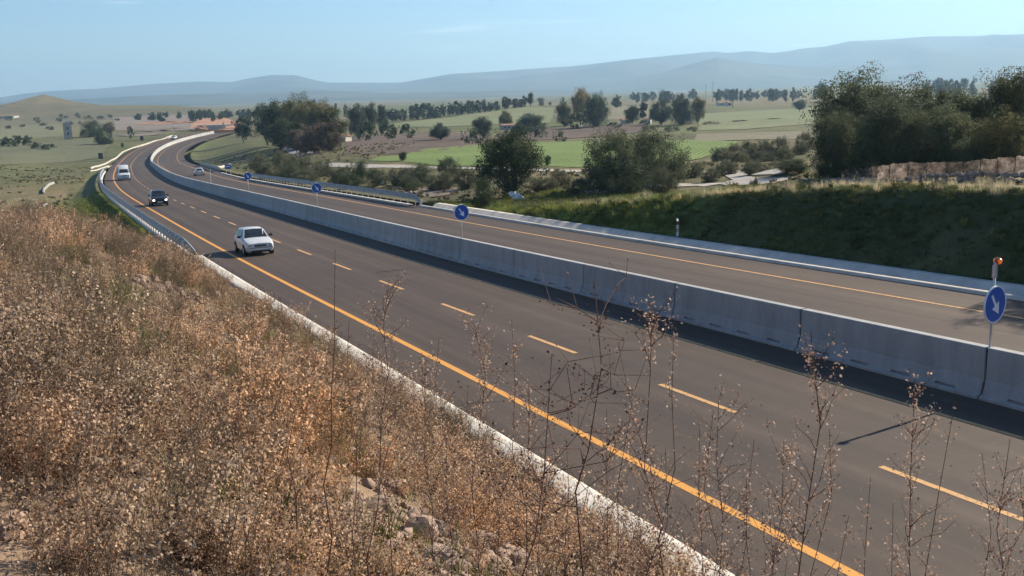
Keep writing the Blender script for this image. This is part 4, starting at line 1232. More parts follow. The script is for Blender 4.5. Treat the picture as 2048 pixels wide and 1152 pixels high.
def scatter(name, coll, pts, scale, label, tilt=.12):
    """one object of ground cover: plants of a collection standing at the given points"""
    n = len(pts)
    rot = np.stack([WG.normal(size=n) * tilt, WG.normal(size=n) * tilt, WG.uniform(0, 6.28, n)], -1)
    me = bpy.data.meshes.new(name)
    me.vertices.add(n); me.vertices.foreach_set('co', np.asarray(pts, np.float32).ravel())
    for k, typ, arr, fld in (('sc', 'FLOAT', scale, 'value'), ('rot', 'FLOAT_VECTOR', rot, 'vector'), ('ix', 'INT', WG.integers(0, len(coll.objects), n), 'value')):
        a = me.attributes.new(k, typ, 'POINT'); a.data.foreach_set(fld, np.asarray(arr, np.int32 if typ == 'INT' else np.float32).ravel())
    o = link(name, me)
    ng = bpy.data.node_groups.new(name, 'GeometryNodeTree')
    ng.interface.new_socket('Geometry', in_out='INPUT', socket_type='NodeSocketGeometry')
    ng.interface.new_socket('Geometry', in_out='OUTPUT', socket_type='NodeSocketGeometry')
    N = ng.nodes; Lk = ng.links
    gi = N.new('NodeGroupInput'); go = N.new('NodeGroupOutput')
    ci = N.new('GeometryNodeCollectionInfo'); ci.inputs['Collection'].default_value = coll
    ci.inputs['Separate Children'].default_value = True; ci.inputs['Reset Children'].default_value = True
    ip = N.new('GeometryNodeInstanceOnPoints'); ip.inputs['Pick Instance'].default_value = True
    def na(nm, dt):
        q_ = N.new('GeometryNodeInputNamedAttribute'); q_.data_type = dt; q_.inputs['Name'].default_value = nm
        return q_.outputs['Attribute']
    er = N.new('FunctionNodeEulerToRotation')
    Lk.new(na('rot', 'FLOAT_VECTOR'), er.inputs[0]); Lk.new(er.outputs[0], ip.inputs['Rotation'])
    Lk.new(na('sc', 'FLOAT'), ip.inputs['Scale']); Lk.new(na('ix', 'INT'), ip.inputs['Instance Index'])
    Lk.new(gi.outputs[0], ip.inputs['Points']); Lk.new(ci.outputs[0], ip.inputs['Instance']); Lk.new(ip.outputs[0], go.inputs[0])
    md = o.modifiers.new('scatter', 'NODES'); md.node_group = ng
    return tag(o, label, 'vegetation', None, 'stuff')

C_rust = proto_coll('rust_weed', [forb(WG, 15, h_, 15, .0145, .24, l_) for h_, l_ in ((.42, .4), (.32, .6), (.52, .35), (.26, .8), (.46, .45), (.36, .5))], m_rust)
C_rust2 = proto_coll('rust_weed_big', [forb(WG, 15, h_, 14, .0195, .34, l_) for h_, l_ in ((.55, .4), (.42, .6), (.7, .35), (.5, .5))], m_rust)
C_grey = proto_coll('grey_weed', [forb(WG, 14, h_, 3, .009, .20, l_, 4) for h_, l_ in ((.55, .25), (.42, .4), (.68, .2), (.5, .3))], m_grey)
C_straw = proto_coll('straw_tuft', [tuft(WG, 46, h_, .10, .003, d_) for h_, d_ in ((.45, .5), (.32, .8), (.6, .35), (.38, .6))], m_straw)
C_green = proto_coll('green_tuft', [tuft(WG, 46, h_, .10, .004, d_) for h_, d_ in ((.28, .6), (.2, .8), (.38, .5))], m_green)
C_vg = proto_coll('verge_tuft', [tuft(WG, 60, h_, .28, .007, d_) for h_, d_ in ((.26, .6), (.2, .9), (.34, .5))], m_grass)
m_strawp = weedmat('sun_bleached_straw', (.26, .22, .13), (.50, .44, .30), (.70, .64, .47), .45)
C_tallg = proto_coll('tall_straw', [tuft(WG, 50, h_, .30, .006, d_) for h_, d_ in ((.8, .35), (.6, .5), (1.0, .3))], m_strawp)
C_scr = proto_coll('verge_brush', [forb(WG, 16, h_, 9, .05, .45, .5, 4) for h_ in (.6, .8, .5)], m_grass)

def bank_points(n, smin, smax, emin, emax, near_bias=1.0):
    s = smin + (smax - smin) * WG.uniform(size=n) ** near_bias
    e = WG.uniform(emin, emax, n)
    P = road(s, -11.62 - e)
    P[:, 2] = height(P[:, 0], P[:, 1])
    keep = np.hypot(P[:, 0], P[:, 1]) > 2.6
    # only what the lens or a step beside it could see
    keep &= (P[:, 1] > .8) & (np.abs(P[:, 0]) < P[:, 1] * .75 + 3.0)
    return P[keep], s[keep], e[keep]

_cr = ground(335, 575)
crest = lambda P: np.clip(1.3 - np.hypot((P[:, 0] - _cr[0]) / 3.2, (P[:, 1] - _cr[1]) / 6.5), 0, 1) * smooth01(fbm(P[:, 0], P[:, 1], 1.6, 81, 3) + .75)
_h = ground(860, 1085); _h2 = ground(1060, 1140)
stony = lambda P: np.clip(1.5 * np.maximum(1.25 - np.hypot((P[:, 0] - _h[0]) / 1.0, (P[:, 1] - _h[1] + .35) / 1.35), 1.1 - np.hypot((P[:, 0] - _h2[0]) / .75, (P[:, 1] - _h2[1] + .3) / 1.0)), 0, 1)      # heap of stones at the foot of the picture
drift_at = lambda P: fbm(P[:, 0], P[:, 1], 3.2, 51, 3)
def pick(P, prob):
    return P[WG.uniform(size=len(P)) < prob]
P1, s1, e1 = bank_points(16000, -6, 64, .35, 30, 1.25)
dist = np.hypot(P1[:, 0], P1[:, 1])
drift = smooth01(fbm(P1[:, 0], P1[:, 1], 3.2, 51, 3) * 1.1 + .45)
pr = (.18 + .82 * drift) * (1 - .95 * stony(P1)) * np.clip(e1 / 1.2, .25, 1) * np.where(s1 > 56, .35, 1)
pr = pr * (1 - .75 * crest(P1)) * np.clip(16 / np.maximum(dist, 6), .55, 1.4)
Q = pick(P1, pr)
P2, s2, e2_ = bank_points(4600, -6, 14, .3, 12, 1.0)
d2_ = np.hypot(P2[:, 0], P2[:, 1])
Q2 = pick(P2, np.clip((13 - d2_) / 4, 0, 1) * (1 - .95 * stony(P2)) * smooth01(fbm(P2[:, 0], P2[:, 1], 1.1, 53, 3) * 1.3 + .5))
Q = np.concatenate([Q, Q2])
dq = np.hypot(Q[:, 0], Q[:, 1]); nearq = dq < 9 + WG.normal(size=len(Q)) * 1.5
scatter('dry_weeds', C_rust, Q[nearq], .5 + .9 * WG.uniform(size=nearq.sum()) ** 1.6, 'rust-brown dry seeding weeds covering the bank in the foreground')
Qf = pick(Q[~nearq], .72)
scatter('dry_weeds', C_rust2, Qf, .45 + .95 * WG.uniform(size=len(Qf)) ** 1.8, 'clumpy pinkish-tan dry weeds on the upper bank towards the guard rail')
P1, s1, e1 = bank_points(8500, -6, 66, .2, 30, 1.35)
Q = pick(P1, (.25 + .6 * smooth01(fbm(P1[:, 0], P1[:, 1], 2.6, 57, 3) * .9 + .45)) * (1 - .8 * stony(P1)))
scatter('dead_stems', C_grey, Q, WG.uniform(.7, 1.45, len(Q)), 'grey dead stems tangled among the weeds on the bank')
P1, s1, e1 = bank_points(7000, -6, 70, .1, 30, 1.15)
Q = pick(P1, (.2 + .6 * smooth01(fbm(P1[:, 0], P1[:, 1], 2.2, 61, 3) * .9 + .35)) * (1 - .4 * stony(P1)))
Q = pick(Q, 1 - .8 * stony(Q))
scatter('straw_grass', C_straw, Q, WG.uniform(.5, 1.2, len(Q)), 'pale straw-coloured dry grass between the weeds on the bank')
P1, s1, e1 = bank_points(9000, -6, 66, .1, 30, 1.3)
Q = pick(P1, .9 * smooth01(fbm(P1[:, 0], P1[:, 1], 2.4, 67, 3) * 2.2 - .35))
scatter('green_shoots', C_green, Q, WG.uniform(.8, 1.6, len(Q)), 'fresh green grass shoots low between the dry weeds')

# verge grass: fill slope by the guard rail, cutting slope, grassy shoulder
def verge_points(n, s0, s1_, d0, d1):
    s = WG.uniform(s0, s1_, n); d = WG.uniform(d0, d1, n)
    P = road(s, d); P[:, 2] = height(P[:, 0], P[:, 1])
    return P, s, d
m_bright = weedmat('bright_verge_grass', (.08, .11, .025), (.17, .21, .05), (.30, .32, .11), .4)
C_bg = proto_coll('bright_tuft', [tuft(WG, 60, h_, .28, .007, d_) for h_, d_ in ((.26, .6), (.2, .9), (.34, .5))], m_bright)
P1, s1, d1 = verge_points(6000, 60, 150, -19.5, -12)
P1 = pick(P1, smooth01((d1 + 20 + 1.5 * fbm(P1[:, 0], P1[:, 1], 5, 79, 2)) / 3) * smooth01((160 - s1) / 50))
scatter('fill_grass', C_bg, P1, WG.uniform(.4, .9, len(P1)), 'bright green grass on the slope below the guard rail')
P1, s1, d1 = verge_points(11000, 8, 72, 12.5, 18.5)
Q = pick(P1, .35 + .65 * smooth01(fbm(P1[:, 0], P1[:, 1], 3, 71, 3) + .5))
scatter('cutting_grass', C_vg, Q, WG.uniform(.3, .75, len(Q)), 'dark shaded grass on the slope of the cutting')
P1, s1, d1 = verge_points(320, 8, 66, 12.8, 17.0)
scatter('cutting_brush', C_scr, P1, WG.uniform(.25, .6, len(P1)), 'low leafy weeds on the shaded slope of the cutting')
P1, s1, d1 = verge_points(2600, 45, 84, 12.6, 26)
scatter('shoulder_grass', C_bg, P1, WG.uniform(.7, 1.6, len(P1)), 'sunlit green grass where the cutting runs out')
P1, s1, d1 = verge_points(6000, 4, 64, 14.2, 24)
T = np.interp(s1, *T_R)
Q = pick(P1, (d1 > 12.4 + T * 1.32 - .2) * np.exp(-np.maximum(d1 - 12.6 - T * 1.32, 0) / 2.5) * (.25 + .75 * smooth01(fbm(P1[:, 0], P1[:, 1], 4, 77, 2) * 1.6 + .5)))
scatter('tall_dry_grass', C_tallg, Q, WG.uniform(.25, .65, len(Q)), 'tall sunlit straw along the top edge of the cutting')

# tussocks and weeds in the open ground either side
def field_points(n, x0, x1, y0, y1, seed):
    x = WG.uniform(x0, x1, n); y = y0 + (y1 - y0) * WG.uniform(size=n) ** 1.3
    s, d = to_sd(x, y)
    k_ = ((d < -15) | (d > 16)) & (WG.uniform(size=n) < smooth01(fbm(x, y, 14, seed, 3) * 1.4 + .45))
    x, y = x[k_], y[k_]
    return np.column_stack([x, y, height(x, y) + .03])
m_tuss = weedmat('dull_tussock', (.08, .078, .042), (.155, .145, .08), (.26, .235, .14), .4)
C_tuss = proto_coll('tussock', [forb(WG, 16, h_, 9, .07, .5, .5, 4) for h_ in (.45, .6, .35)], m_tuss)
Q = field_points(7000, -170, -25, 75, 300, 83)
scatter('pasture_tussocks', C_tuss, Q, WG.uniform(.2, .75, len(Q)), 'dull tussocks and weeds over the open pasture left of the road')
Q = field_points(4200, -35, 75, 70, 128, 87)
scatter('waste_ground_weeds', C_tuss, Q, WG.uniform(.25, .9, len(Q)), 'dry weeds over the waste ground between road and fields')
# rough dry ground beyond the fill
P1, s1, d1 = verge_points(2600, 58, 170, -58, -19)
scatter('rough_dry_grass', C_tallg, P1, WG.uniform(.25, .6, len(P1)), 'rough dry grass on the brown ground beyond the ditch, far left')

# ------------------------------------------------------------------ stones
m_rock = speckled('pinkish_stone', (.24, .165, .12), (.47, .35, .27), 5, .95, 0, .15, .8, 22, .22)
def rock_mesh(name, rg, n=10, m=7):
    V = []
    ax = rg.uniform(.75, 1.25, 3) * np.array([1, .85, .65])
    planes = rg.normal(size=(9, 3)); planes /= np.linalg.norm(planes, axis=1)[:, None]; off = rg.uniform(.62, .95, 9)
    for i in range(m + 1):
        ph = math.pi * i / m
        for j in range(n):
            th = 2 * math.pi * (j + .5 * (i % 2)) / n
            d = np.array([math.sin(ph) * math.cos(th), math.sin(ph) * math.sin(th), math.cos(ph)])
            pd = planes @ d; rr = 1.0
            ok = pd > .05
            rr = min(1.05, (off[ok] / pd[ok]).min()) if ok.any() else 1.0
            V.append(d * rr * ax * (1 + rg.normal() * .05))
    F = [(i * n + j, (i + 1) * n + j, (i + 1) * n + (j + 1) % n, i * n + (j + 1) % n) for i in range(m) for j in range(n)]
    me = bpy.data.meshes.new(name); me.from_pydata([tuple(v) for v in V], [], F); me.update(); me.materials.append(m_rock)
    return me
ROCKS = [rock_mesh('stone', WG) for _ in range(7)]
def rock(x, y, r, label, group, i):
    o = link('stone', ROCKS[i % 7])
    o.location = (x, y, H1(x, y) + r * .3); o.scale = (r, r, r * WG.uniform(.75, 1.1))
    o.rotation_euler = (WG.normal() * .3, WG.normal() * .3, WG.uniform(0, 6.28))
    return tag(o, label, 'stone', group)
i = 0
for px, py, rpx in [(760, 1035, 46), (700, 1090, 38), (840, 1080, 44), (790, 985, 30), (905, 1045, 34), (870, 1135, 48), (960, 1100, 40), (650, 1030, 26), (735, 1140, 40), (930, 990, 24), (1010, 1060, 28), (1040, 1130, 36), (690, 985, 22), (820, 945, 22), (1100, 1145, 26), (620, 1110, 26), (985, 1010, 20), (880, 985, 20), (780, 1100, 24), (1000, 1150, 30), (1130, 1100, 18), (920, 1145, 26), (740, 960, 18), (660, 1150, 30)]:
    g_ = ground(px, py); 
    rock(g_[0], g_[1], 1.0 * rpx / FPX * np.linalg.norm(g_), 'pinkish broken stone in the heap at the foot of the bank', 'stones in the foreground heap', i); i += 1
for px, py, rpx, lab in [(18, 1075, 44, 'large dark stone at the bottom left corner'), (122, 524, 12, 'lone pale stone among weeds at the crest of the bank, far left'), (1228, 1098, 22, 'dark rounded stone lying against the pale kerb'), (470, 690, 20, 'pale stone half hidden in weeds in mid-bank'), (165, 690, 16, 'pale stone in the weeds below the crest'), (820, 860, 20, 'stone near the kerb halfway down the bank')]:
    g_ = ground(px, py)
    rock(g_[0], g_[1], rpx / FPX * np.linalg.norm(g_), lab, None, i); i += 1
for k in range(34):
    px, py = WG.uniform(235, 440), 0
    py = 520 + (px - 235) * .28 + WG.uniform(-6, 42)
    g_ = ground(px, py)
    rock(g_[0], g_[1], WG.uniform(6, 15) / FPX * np.linalg.norm(g_), 'pinkish stone on the stony crest of the bank near the guard rail end', 'stones on the crest', i); i += 1
# rubble between: small broken stone, uncountable
pts = []; 
P1, s1, e1 = bank_points(14000, -4, 58, .05, 18, 1.3)
Q = pick(P1, .16 + .8 * np.maximum(np.maximum(stony(P1), crest(P1)), smooth01(-drift_at(P1) + .05)))
P3, s3, e3 = bank_points(26000, -6, 12, .02, 9, 1.0)
Q3 = pick(P3, np.maximum(.9 * stony(P3), .35 * np.clip(1.2 - e3, 0, 1)))
Q = np.concatenate([Q, Q3])
Vr = []; Fr = []; nb = 0
tmpl = [(np.array([v.co[:] for v in m_.vertices]), np.array([p_.vertices[:] for p_ in m_.polygons])) for m_ in [rock_mesh('rubble_piece', WG, 6, 4) for _ in range(5)]]
for q_ in Q:
    tv, tf = tmpl[int(WG.integers(0, 5))]
    r = .018 + .10 * WG.uniform() ** 2.5; a = WG.uniform(0, 6.28); ca, sa = math.cos(a), math.sin(a)
    Vr.append((tv @ np.array([[ca, sa, 0], [-sa, ca, 0], [0, 0, 1]])) * r + q_ + np.array([0, 0, r * .2])); Fr.append(tf + nb); nb += len(tv)
o = link('rubble', fastmesh('rubble', np.concatenate(Vr), np.concatenate(Fr)), m_rock)
tag(o, 'small broken pinkish stone strewn over the bank', 'rubble', None, 'stuff')

# ------------------------------------------------------------------ tall dry stalks against the asphalt
m_stalk = speckled('dark_stem', (.07, .036, .025), (.17, .088, .06), 20, .85)
m_seed = leafmat('pale_papery_heads', (.15, .085, .055), (.36, .245, .175), (.66, .54, .43), .42)
m_thorn = leafmat('dark_dry_buds', (.03, .018, .012), (.07, .042, .028), (.14, .095, .065), .2)
def stalk(px0, px1, py1, dist, style, label, group=None, thick=1.0, py0=None):
    """stalk whose foot stands in direction px0 and whose tip is seen at (px1,py1)"""
    p, _ = stand(px0, 900 if py0 is None else py0, dist)
    r = ray(px1, py1); tip = r * (dist / r[1])
    rg = np.random.default_rng(int(px0 * 7 + py1))
    t = empty('dry_stalk', p)
    tip = tip - p; hgt = tip[2]
    main = wob((0, 0, -.05), tip, rg, 9, .010)
    r0 = .0038 * thick * (dist / 3.5) ** .5
    paths = [(main, np.linspace(r0, r0 * .28, 9))]
    P = []; fs = np.linspace(0, 1, 9)
    at = lambda f: np.array([np.interp(f, fs, main[:, k_]) for k_ in range(3)])
    if style == 'feather':       # upright branches full of pale heads, broadest in the upper half
        nb, sp, sz, ms = 40, .17, .0080, 34
    elif style == 'thorn':       # wide crooked branches with sparse dark buds
        nb, sp, sz, ms = 15, .30, .010, 12
    elif style == 'spike':       # narrow spike of heads near the tip
        nb, sp, sz, ms = 14, .07, .0085, 22
    else:                        # bare whip
        nb, sp, sz, ms = 9, .05, .006, 7
    bp = []
    for k_ in range(nb):
        f = rg.uniform(.42 if style != 'bare' else .3, .97)
        o_ = at(f); a = rg.uniform(0, 6.28)
        L = sp * (1.25 - f) * (1.6 if style != 'spike' else 1.0) * (1.2 if hgt > 1.2 else .9) * rg.uniform(.6, 1.2)
        upb = 1.5 if style in ('feather', 'spike') else .55
        dv = np.array([math.cos(a), math.sin(a), upb * rg.uniform(.6, 1.3)]); dv = dv / np.linalg.norm(dv) * L * 1.5
        pth = wob(o_, o_ + dv, rg, 4, .05 if style != 'thorn' else .11)
        bp.append((pth, np.linspace(r0 * .42, r0 * .15, 4)))
        P.append(pth[rg.integers(1, 4, ms)] + rg.normal(size=(ms, 3)) * np.array([.012, .012, .022]) * (1.0 if style != 'thorn' else .8) - (dv * rg.uniform(0, .3, ms)[:, None] if style != 'spike' else 0))
        if style == 'thorn':
            for _ in range(3):
                q0 = pth[rg.integers(1, 4)]; d2 = rg.normal(size=3) * .07; d2[2] = abs(d2[2])
                bp.append((np.stack([q0, q0 + d2]), np.array([r0 * .25, r0 * .1]))); P.append((q0 + d2)[None])
    f = rg.uniform(.55, 1.0, ms * 3)
    P.append(np.array([at(x_) for x_ in f]) + rg.normal(size=(ms * 3, 3)) * .014)
    tv, tf = tubes(paths, 5)
    st_ = link('stem', fastmesh('stem', tv, tf, True), m_stalk, t)
    bv, bf = tubes(bp, 4)
    link('branches', fastmesh('branches', bv, bf, True), m_stalk, t)['kind'] = 'stuff'
    P = np.concatenate(P); rd = np.clip(rg.normal(.5, .24, len(P)), 0, 1)
    lv, lf = leaves(P, sz * rg.uniform(.7, 1.3, len(P)), rg, 1.25)
    link('seed_heads', fastmesh('seed_heads', lv, lf, False, {'rnd': ('FLOAT', np.repeat(rd, 4))}), m_thorn if style in ('thorn', 'bare') else m_seed, t)['kind'] = 'stuff'
    return tag(t, label, 'dry plant', group)
GQ = 'tall dry stalks standing up against the road'
stalk(1150, 1188, 568, 3.6, 'thorn', 'tallest crooked thorny stalk in the middle of the picture, with dark buds', GQ, 1.5)
stalk(990, 1105, 705, 3.7, 'thorn', 'crooked thorny stalk just left of the tallest one', GQ, 1.2)
stalk(1622, 1620, 660, 3.4, 'feather', 'feathery pale stalk under the fourth barrier joint, fullest of all', GQ, 1.3)
stalk(632, 668, 498, 5.5, 'bare', 'tall bare whip-like stalk left of the centre dashes', GQ, 1.2)
stalk(580, 560, 590, 5.5, 'bare', 'thin dark stalk leaning over the weeds, left of the whip', GQ, 1.0)
stalk(715, 775, 560, 5.2, 'feather', 'bushy brown stalk right of the whip, with fine heads', GQ, 1.0)
stalk(1290, 1302, 612, 3.6, 'feather', 'pale-headed stalk right of the tallest thorny one', GQ, 1.1)
stalk(1335, 1350, 640, 3.7, 'spike', 'narrow spike with white heads beside the pale-headed stalk', GQ, 1.0)
stalk(1870, 1832, 760, 3.5, 'feather', 'stalk with pale heads reaching the barrier shadow, right part', GQ, 1.0)
stalk(1908, 1910, 800, 3.6, 'spike', 'upright spike stalk with round heads, third from the right edge', GQ, 1.0)
stalk(2005, 2018, 885, 3.4, 'feather', 'stalk crossing the last dash at the right edge', GQ, 1.0)
stalk(1955, 1965, 900, 3.5, 'spike', 'short spike stalk between the two right-hand pale stalks', GQ, .9)
stalk(1395, 1440, 790, 3.5, 'feather', 'loose pale stalk crossing the third nearest dash', GQ, .9)
for px0, px1, py1, ds, sty, lab in [
    (940, 950, 640, 4.2, 'feather', 'loose feathery stalk rising left of the crooked thorny stalk'), (850, 850, 720, 4.5, 'feather', 'loose feathery stalk in front of the yellow edge line, left of centre'),
    (1080, 1060, 780, 3.8, 'feather', 'short feathery stalk between the two thorny stalks'), (1200, 1215, 820, 3.6, 'feather', 'short feathery stalk just right of the tallest thorny stalk'), (1545, 1560, 880, 3.2, 'feather', 'short feathery stalk just left of the fullest feathery stalk'),
    (690, 700, 640, 5.0, 'bare', 'bare dark stalk right beside the tall whip'), (230, 225, 640, 6.0, 'bare', 'leftmost bare dark stalk, standing alone in the weeds'), (480, 470, 640, 6.0, 'bare', 'bare dark stalk left of the one leaning over the weeds'),
    (380, 375, 690, 5.5, 'bare', 'second bare dark stalk from the left in the weeds'), (1120, 1130, 880, 3.6, 'bare', 'short bare stalk at the foot of the tallest thorny stalk'), (1340, 1330, 900, 3.4, 'bare', 'short bare stalk under the narrow white-headed spike')]:
    stalk(px0, px1, py1, ds, sty, lab, GQ, .85)
for px0, px1, py1, ds in [(1250, 1235, 690, 3.9), (1470, 1495, 950, 3.3), (1445, 1425, 820, 3.4), (1385, 1400, 850, 3.6), (890, 880, 680, 4.5), (770, 745, 660, 4.8), (1050, 1030, 640, 4.0), (1690, 1700, 1040, 3.0), (1560, 1540, 980, 3.1), (1000, 985, 840, 4.0), (1660, 1655, 860, 3.2), (1800, 1790, 1020, 3.1), (2040, 2045, 960, 3.3), (1730, 1745, 960, 3.2), (1515, 1505, 880, 3.3)]:
    stalk(px0, px1, py1, ds, 'spike', 'thin dry stalk with a narrow pale head, one of many along the road edge', 'thin dry stalks along the bank edge', .85)
# ------------------------------------------------------------------ fields, tracks and earthworks draped on the land
def drape(name, top, bot, mat, lift=.06, nu=40, nv=16, far=2500):
    """sheet of ground between two surveyed edges"""
    def edge(e):
        pts = []
        for a, b_ in e:
            g_ = ground(a, b_, far)
            if g_ is None: g_ = stand(a, b_, 1500)[0]
            pts.append(g_[:2])
        pts = np.array(pts); f = np.linspace(0, 1, len(pts)); u = np.linspace(0, 1, nu)
        return np.stack([np.interp(u, f, pts[:, 0]), np.interp(u, f, pts[:, 1])], -1)
    A, B_ = edge(top), edge(bot)
    v = np.linspace(0, 1, nv)[None, :, None]
    XY = (A[:, None] * (1 - v) + B_[:, None] * v).reshape(-1, 2)
    wob_ = 1.2 * np.stack([fbm(XY[:, 0], XY[:, 1], 12, 91, 2), fbm(XY[:, 0], XY[:, 1], 12, 93, 2)], -1)
    XY = XY + wob_ * .5
    z = height(XY[:, 0], XY[:, 1]) + lift * .5 + .00025 * np.hypot(XY[:, 0], XY[:, 1])
    me = fastmesh(name, np.column_stack([XY, z]), grid_faces(nu, nv), True)
    return tag(link(name, me, mat), kind='structure')
def fieldmat(name, c0, c1, rows=None, rot=0.0):
    m, nt, b = base_mat(name, .95, 0, .1)
    co = coords(nt)
    n1 = noise(nt, .035, 6, co, .65); n2 = noise(nt, 1.1, 6, co, .75)
    r = ramp(nt, [(.3, c0), (.7, c1)], n1); r2 = ramp(nt, [(.28, (.68,) * 3), (.72, (1.3,) * 3)], n2)
    out = mixc(nt, r.outputs[0], r2.outputs[0], 1, 'MULTIPLY')
    if rows:
        mp_ = nt.nodes.new('ShaderNodeMapping'); mp_.inputs['Rotation'].default_value = (0, 0, rot); nt.links.new(co, mp_.inputs[0])
        w = nt.nodes.new('ShaderNodeTexWave'); w.inputs['Scale'].default_value = rows; w.inputs['Distortion'].default_value = 1.2; w.inputs['Detail'].default_value = 2
        nt.links.new(mp_.outputs[0], w.inputs['Vector'])
        r3 = ramp(nt, [(.2, (.8,) * 3), (.8, (1.12,) * 3)], w.outputs['Fac'])
        out = mixc(nt, out, r3.outputs[0], 1, 'MULTIPLY')
    nt.links.new(out, b.inputs['Base Color']); bump(nt, b, n2, .5, .05)
    return m
f_green = fieldmat('young_crop', (.122, .175, .055), (.175, .228, .07), .35, .3)
f_plough = fieldmat('ploughed_soil', (.10, .073, .057), (.15, .112, .087), .5, 1.2)
f_pale = fieldmat('pale_pasture', (.145, .165, .08), (.205, .215, .115))
f_dry = fieldmat('stubble', (.16, .145, .095), (.22, .20, .13))
f_tan = fieldmat('graded_earth', (.17, .14, .115), (.25, .21, .17))
f_orange = fieldmat('red_subsoil', (.30, .165, .10), (.44, .26, .17))
f_gravel = fieldmat('pale_gravel', (.34, .31, .26), (.48, .44, .38))
f_dryp = fieldmat('thin_pasture', (.14, .145, .08), (.19, .185, .11))
f_oliv = fieldmat('grazed_grass', (.105, .112, .062), (.15, .15, .09))
drape('green_field', [(858, 297), (960, 289), (1080, 285), (1180, 283), (1400, 281), (1475, 283)], [(740, 322), (860, 329), (1000, 332), (1170, 336), (1400, 318), (1440, 305)], f_green)
drape('ploughed_field', [(692, 275), (800, 268), (900, 264), (985, 272)], [(690, 308), (780, 309), (880, 302), (975, 290)], f_plough)
drape('ploughed_strip', [(1000, 262), (1100, 257), (1200, 250), (1290, 248)], [(990, 282), (1100, 280), (1200, 272), (1300, 262)], f_plough)
drape('pale_field', [(872, 238), (960, 226), (1055, 214), (1110, 216)], [(742, 254), (860, 254), (960, 250), (1100, 246)], f_pale)
drape('stubble_field', [(1395, 268), (1500, 265), (1625, 262)], [(1390, 282), (1500, 280), (1625, 277)], f_dry)
drape('pale_field', [(1400, 228), (1500, 222), (1640, 214)], [(1395, 262), (1500, 258), (1625, 248)], f_pale)
drape('stubble_field', [(1110, 216), (1240, 212), (1330, 210)], [(1110, 236), (1200, 240), (1330, 236)], f_dry)
drape('pasture', [(0, 256), (60, 253), (125, 250)], [(0, 281), (60, 278), (128, 273)], f_dryp)
drape('pasture', [(0, 292), (120, 283), (240, 272)], [(0, 330), (120, 326), (200, 314)], f_oliv)
drape('earthworks', [(225, 236), (300, 231), (395, 230)], [(232, 262), (310, 262), (398, 258)], f_tan)
drape('red_earth_bank', [(388, 238), (430, 236), (478, 246)], [(380, 258), (440, 261), (497, 263)], f_orange)
drape('bare_earth_patch', [(812, 376), (860, 374), (914, 376)], [(808, 392), (862, 394), (915, 388)], f_tan, .03)
def ribbon(name, pts, w, mat, lift=.07, n=60):
    P = np.array([ground(a, b_)[:2] for a, b_ in pts])
    L = np.concatenate([[0], np.cumsum(np.linalg.norm(np.diff(P, axis=0), axis=1))]); u = np.linspace(0, L[-1], n)
    C = np.stack([np.interp(u, L, P[:, 0]), np.interp(u, L, P[:, 1])], -1)
    t = np.gradient(C, axis=0); t /= np.linalg.norm(t, axis=1)[:, None]; nn = np.stack([t[:, 1], -t[:, 0]], -1)
    XY = np.stack([C - nn * w / 2, C, C + nn * w / 2], 1).reshape(-1, 2)
    z = height(XY[:, 0], XY[:, 1]) + lift
    return tag(link(name, fastmesh(name, np.column_stack([XY, z]), grid_faces(n, 3)[:, ::-1], True), mat), kind='structure')
ribbon('farm_track', [(630, 331), (760, 333), (900, 337), (1040, 340), (1170, 343)], 3.0, f_gravel)
ribbon('farm_track', [(1400, 345), (1460, 344), (1530, 345), (1580, 346)], 2.0, f_gravel)
ribbon('lane', [(548, 277), (570, 288), (592, 300), (616, 310)], 5.0, fieldmat('worn_lane', (.20, .19, .18), (.28, .265, .25)))


# ------------------------------------------------------------------ walls, buildings and fences
def low_wall(name, pts, h, th, mat, label, cat='wall', zoff=0.0, n=40, jag=0.0):
    P = np.array([ground(a, b_) for a, b_ in pts])
    L = np.concatenate([[0], np.cumsum(np.linalg.norm(np.diff(P[:, :2], axis=0), axis=1))]); u = np.linspace(0, L[-1], n)
    C = np.stack([np.interp(u, L, P[:, 0]), np.interp(u, L, P[:, 1])], -1)
    t = np.gradient(C, axis=0); t /= np.linalg.norm(t, axis=1)[:, None]; nn = np.stack([t[:, 1], -t[:, 0]], -1)
    z = height(C[:, 0], C[:, 1])
    hh = h * (1 + jag * fbm(u, u * 0, 1.2, 97, 3))
    V = np.concatenate([np.column_stack([C - nn * th / 2, z - .3]), np.column_stack([C - nn * th / 2, z + hh]), np.column_stack([C + nn * th / 2, z + hh]), np.column_stack([C + nn * th / 2, z - .3])]).reshape(4, n, 3).transpose(1, 0, 2).reshape(-1, 3)
    F = [(i * 4 + k_, i * 4 + (k_ + 1) % 4, (i + 1) * 4 + (k_ + 1) % 4, (i + 1) * 4 + k_) for i in range(n - 1) for k_ in range(4)] + [(0, 3, 2, 1), (4 * n - 4, 4 * n - 3, 4 * n - 2, 4 * n - 1)]
    me = bpy.data.meshes.new(name); me.from_pydata([tuple(v) for v in V], [], F); me.update()
    return tag(link(name, me, mat), label, cat)
m_lime = speckled('limewash', (.55, .52, .47), (.74, .71, .66), .6, .9, 0, .2, .4, 8)
ribbon('gravel_track', [(1170, 387), (1230, 380), (1290, 372), (1320, 370)], 2.4, f_gravel, .06)
ribbon('gravel_track', [(1340, 371), (1420, 369), (1490, 366), (1570, 362)], 2.4, f_gravel, .06)
low_wall('drain_parapet', [(345, 272), (292, 289), (247, 304), (231, 318), (181, 338)], .45, .35, m_conc_w, 'outer white concrete drain edge winding beside the far bend', 'drain')
low_wall('drain_parapet', [(346, 275), (262, 304), (240, 322), (208, 336), (180, 343)], .3, .35, m_conc_w, 'inner white concrete drain edge next to the near carriageway bend', 'drain')
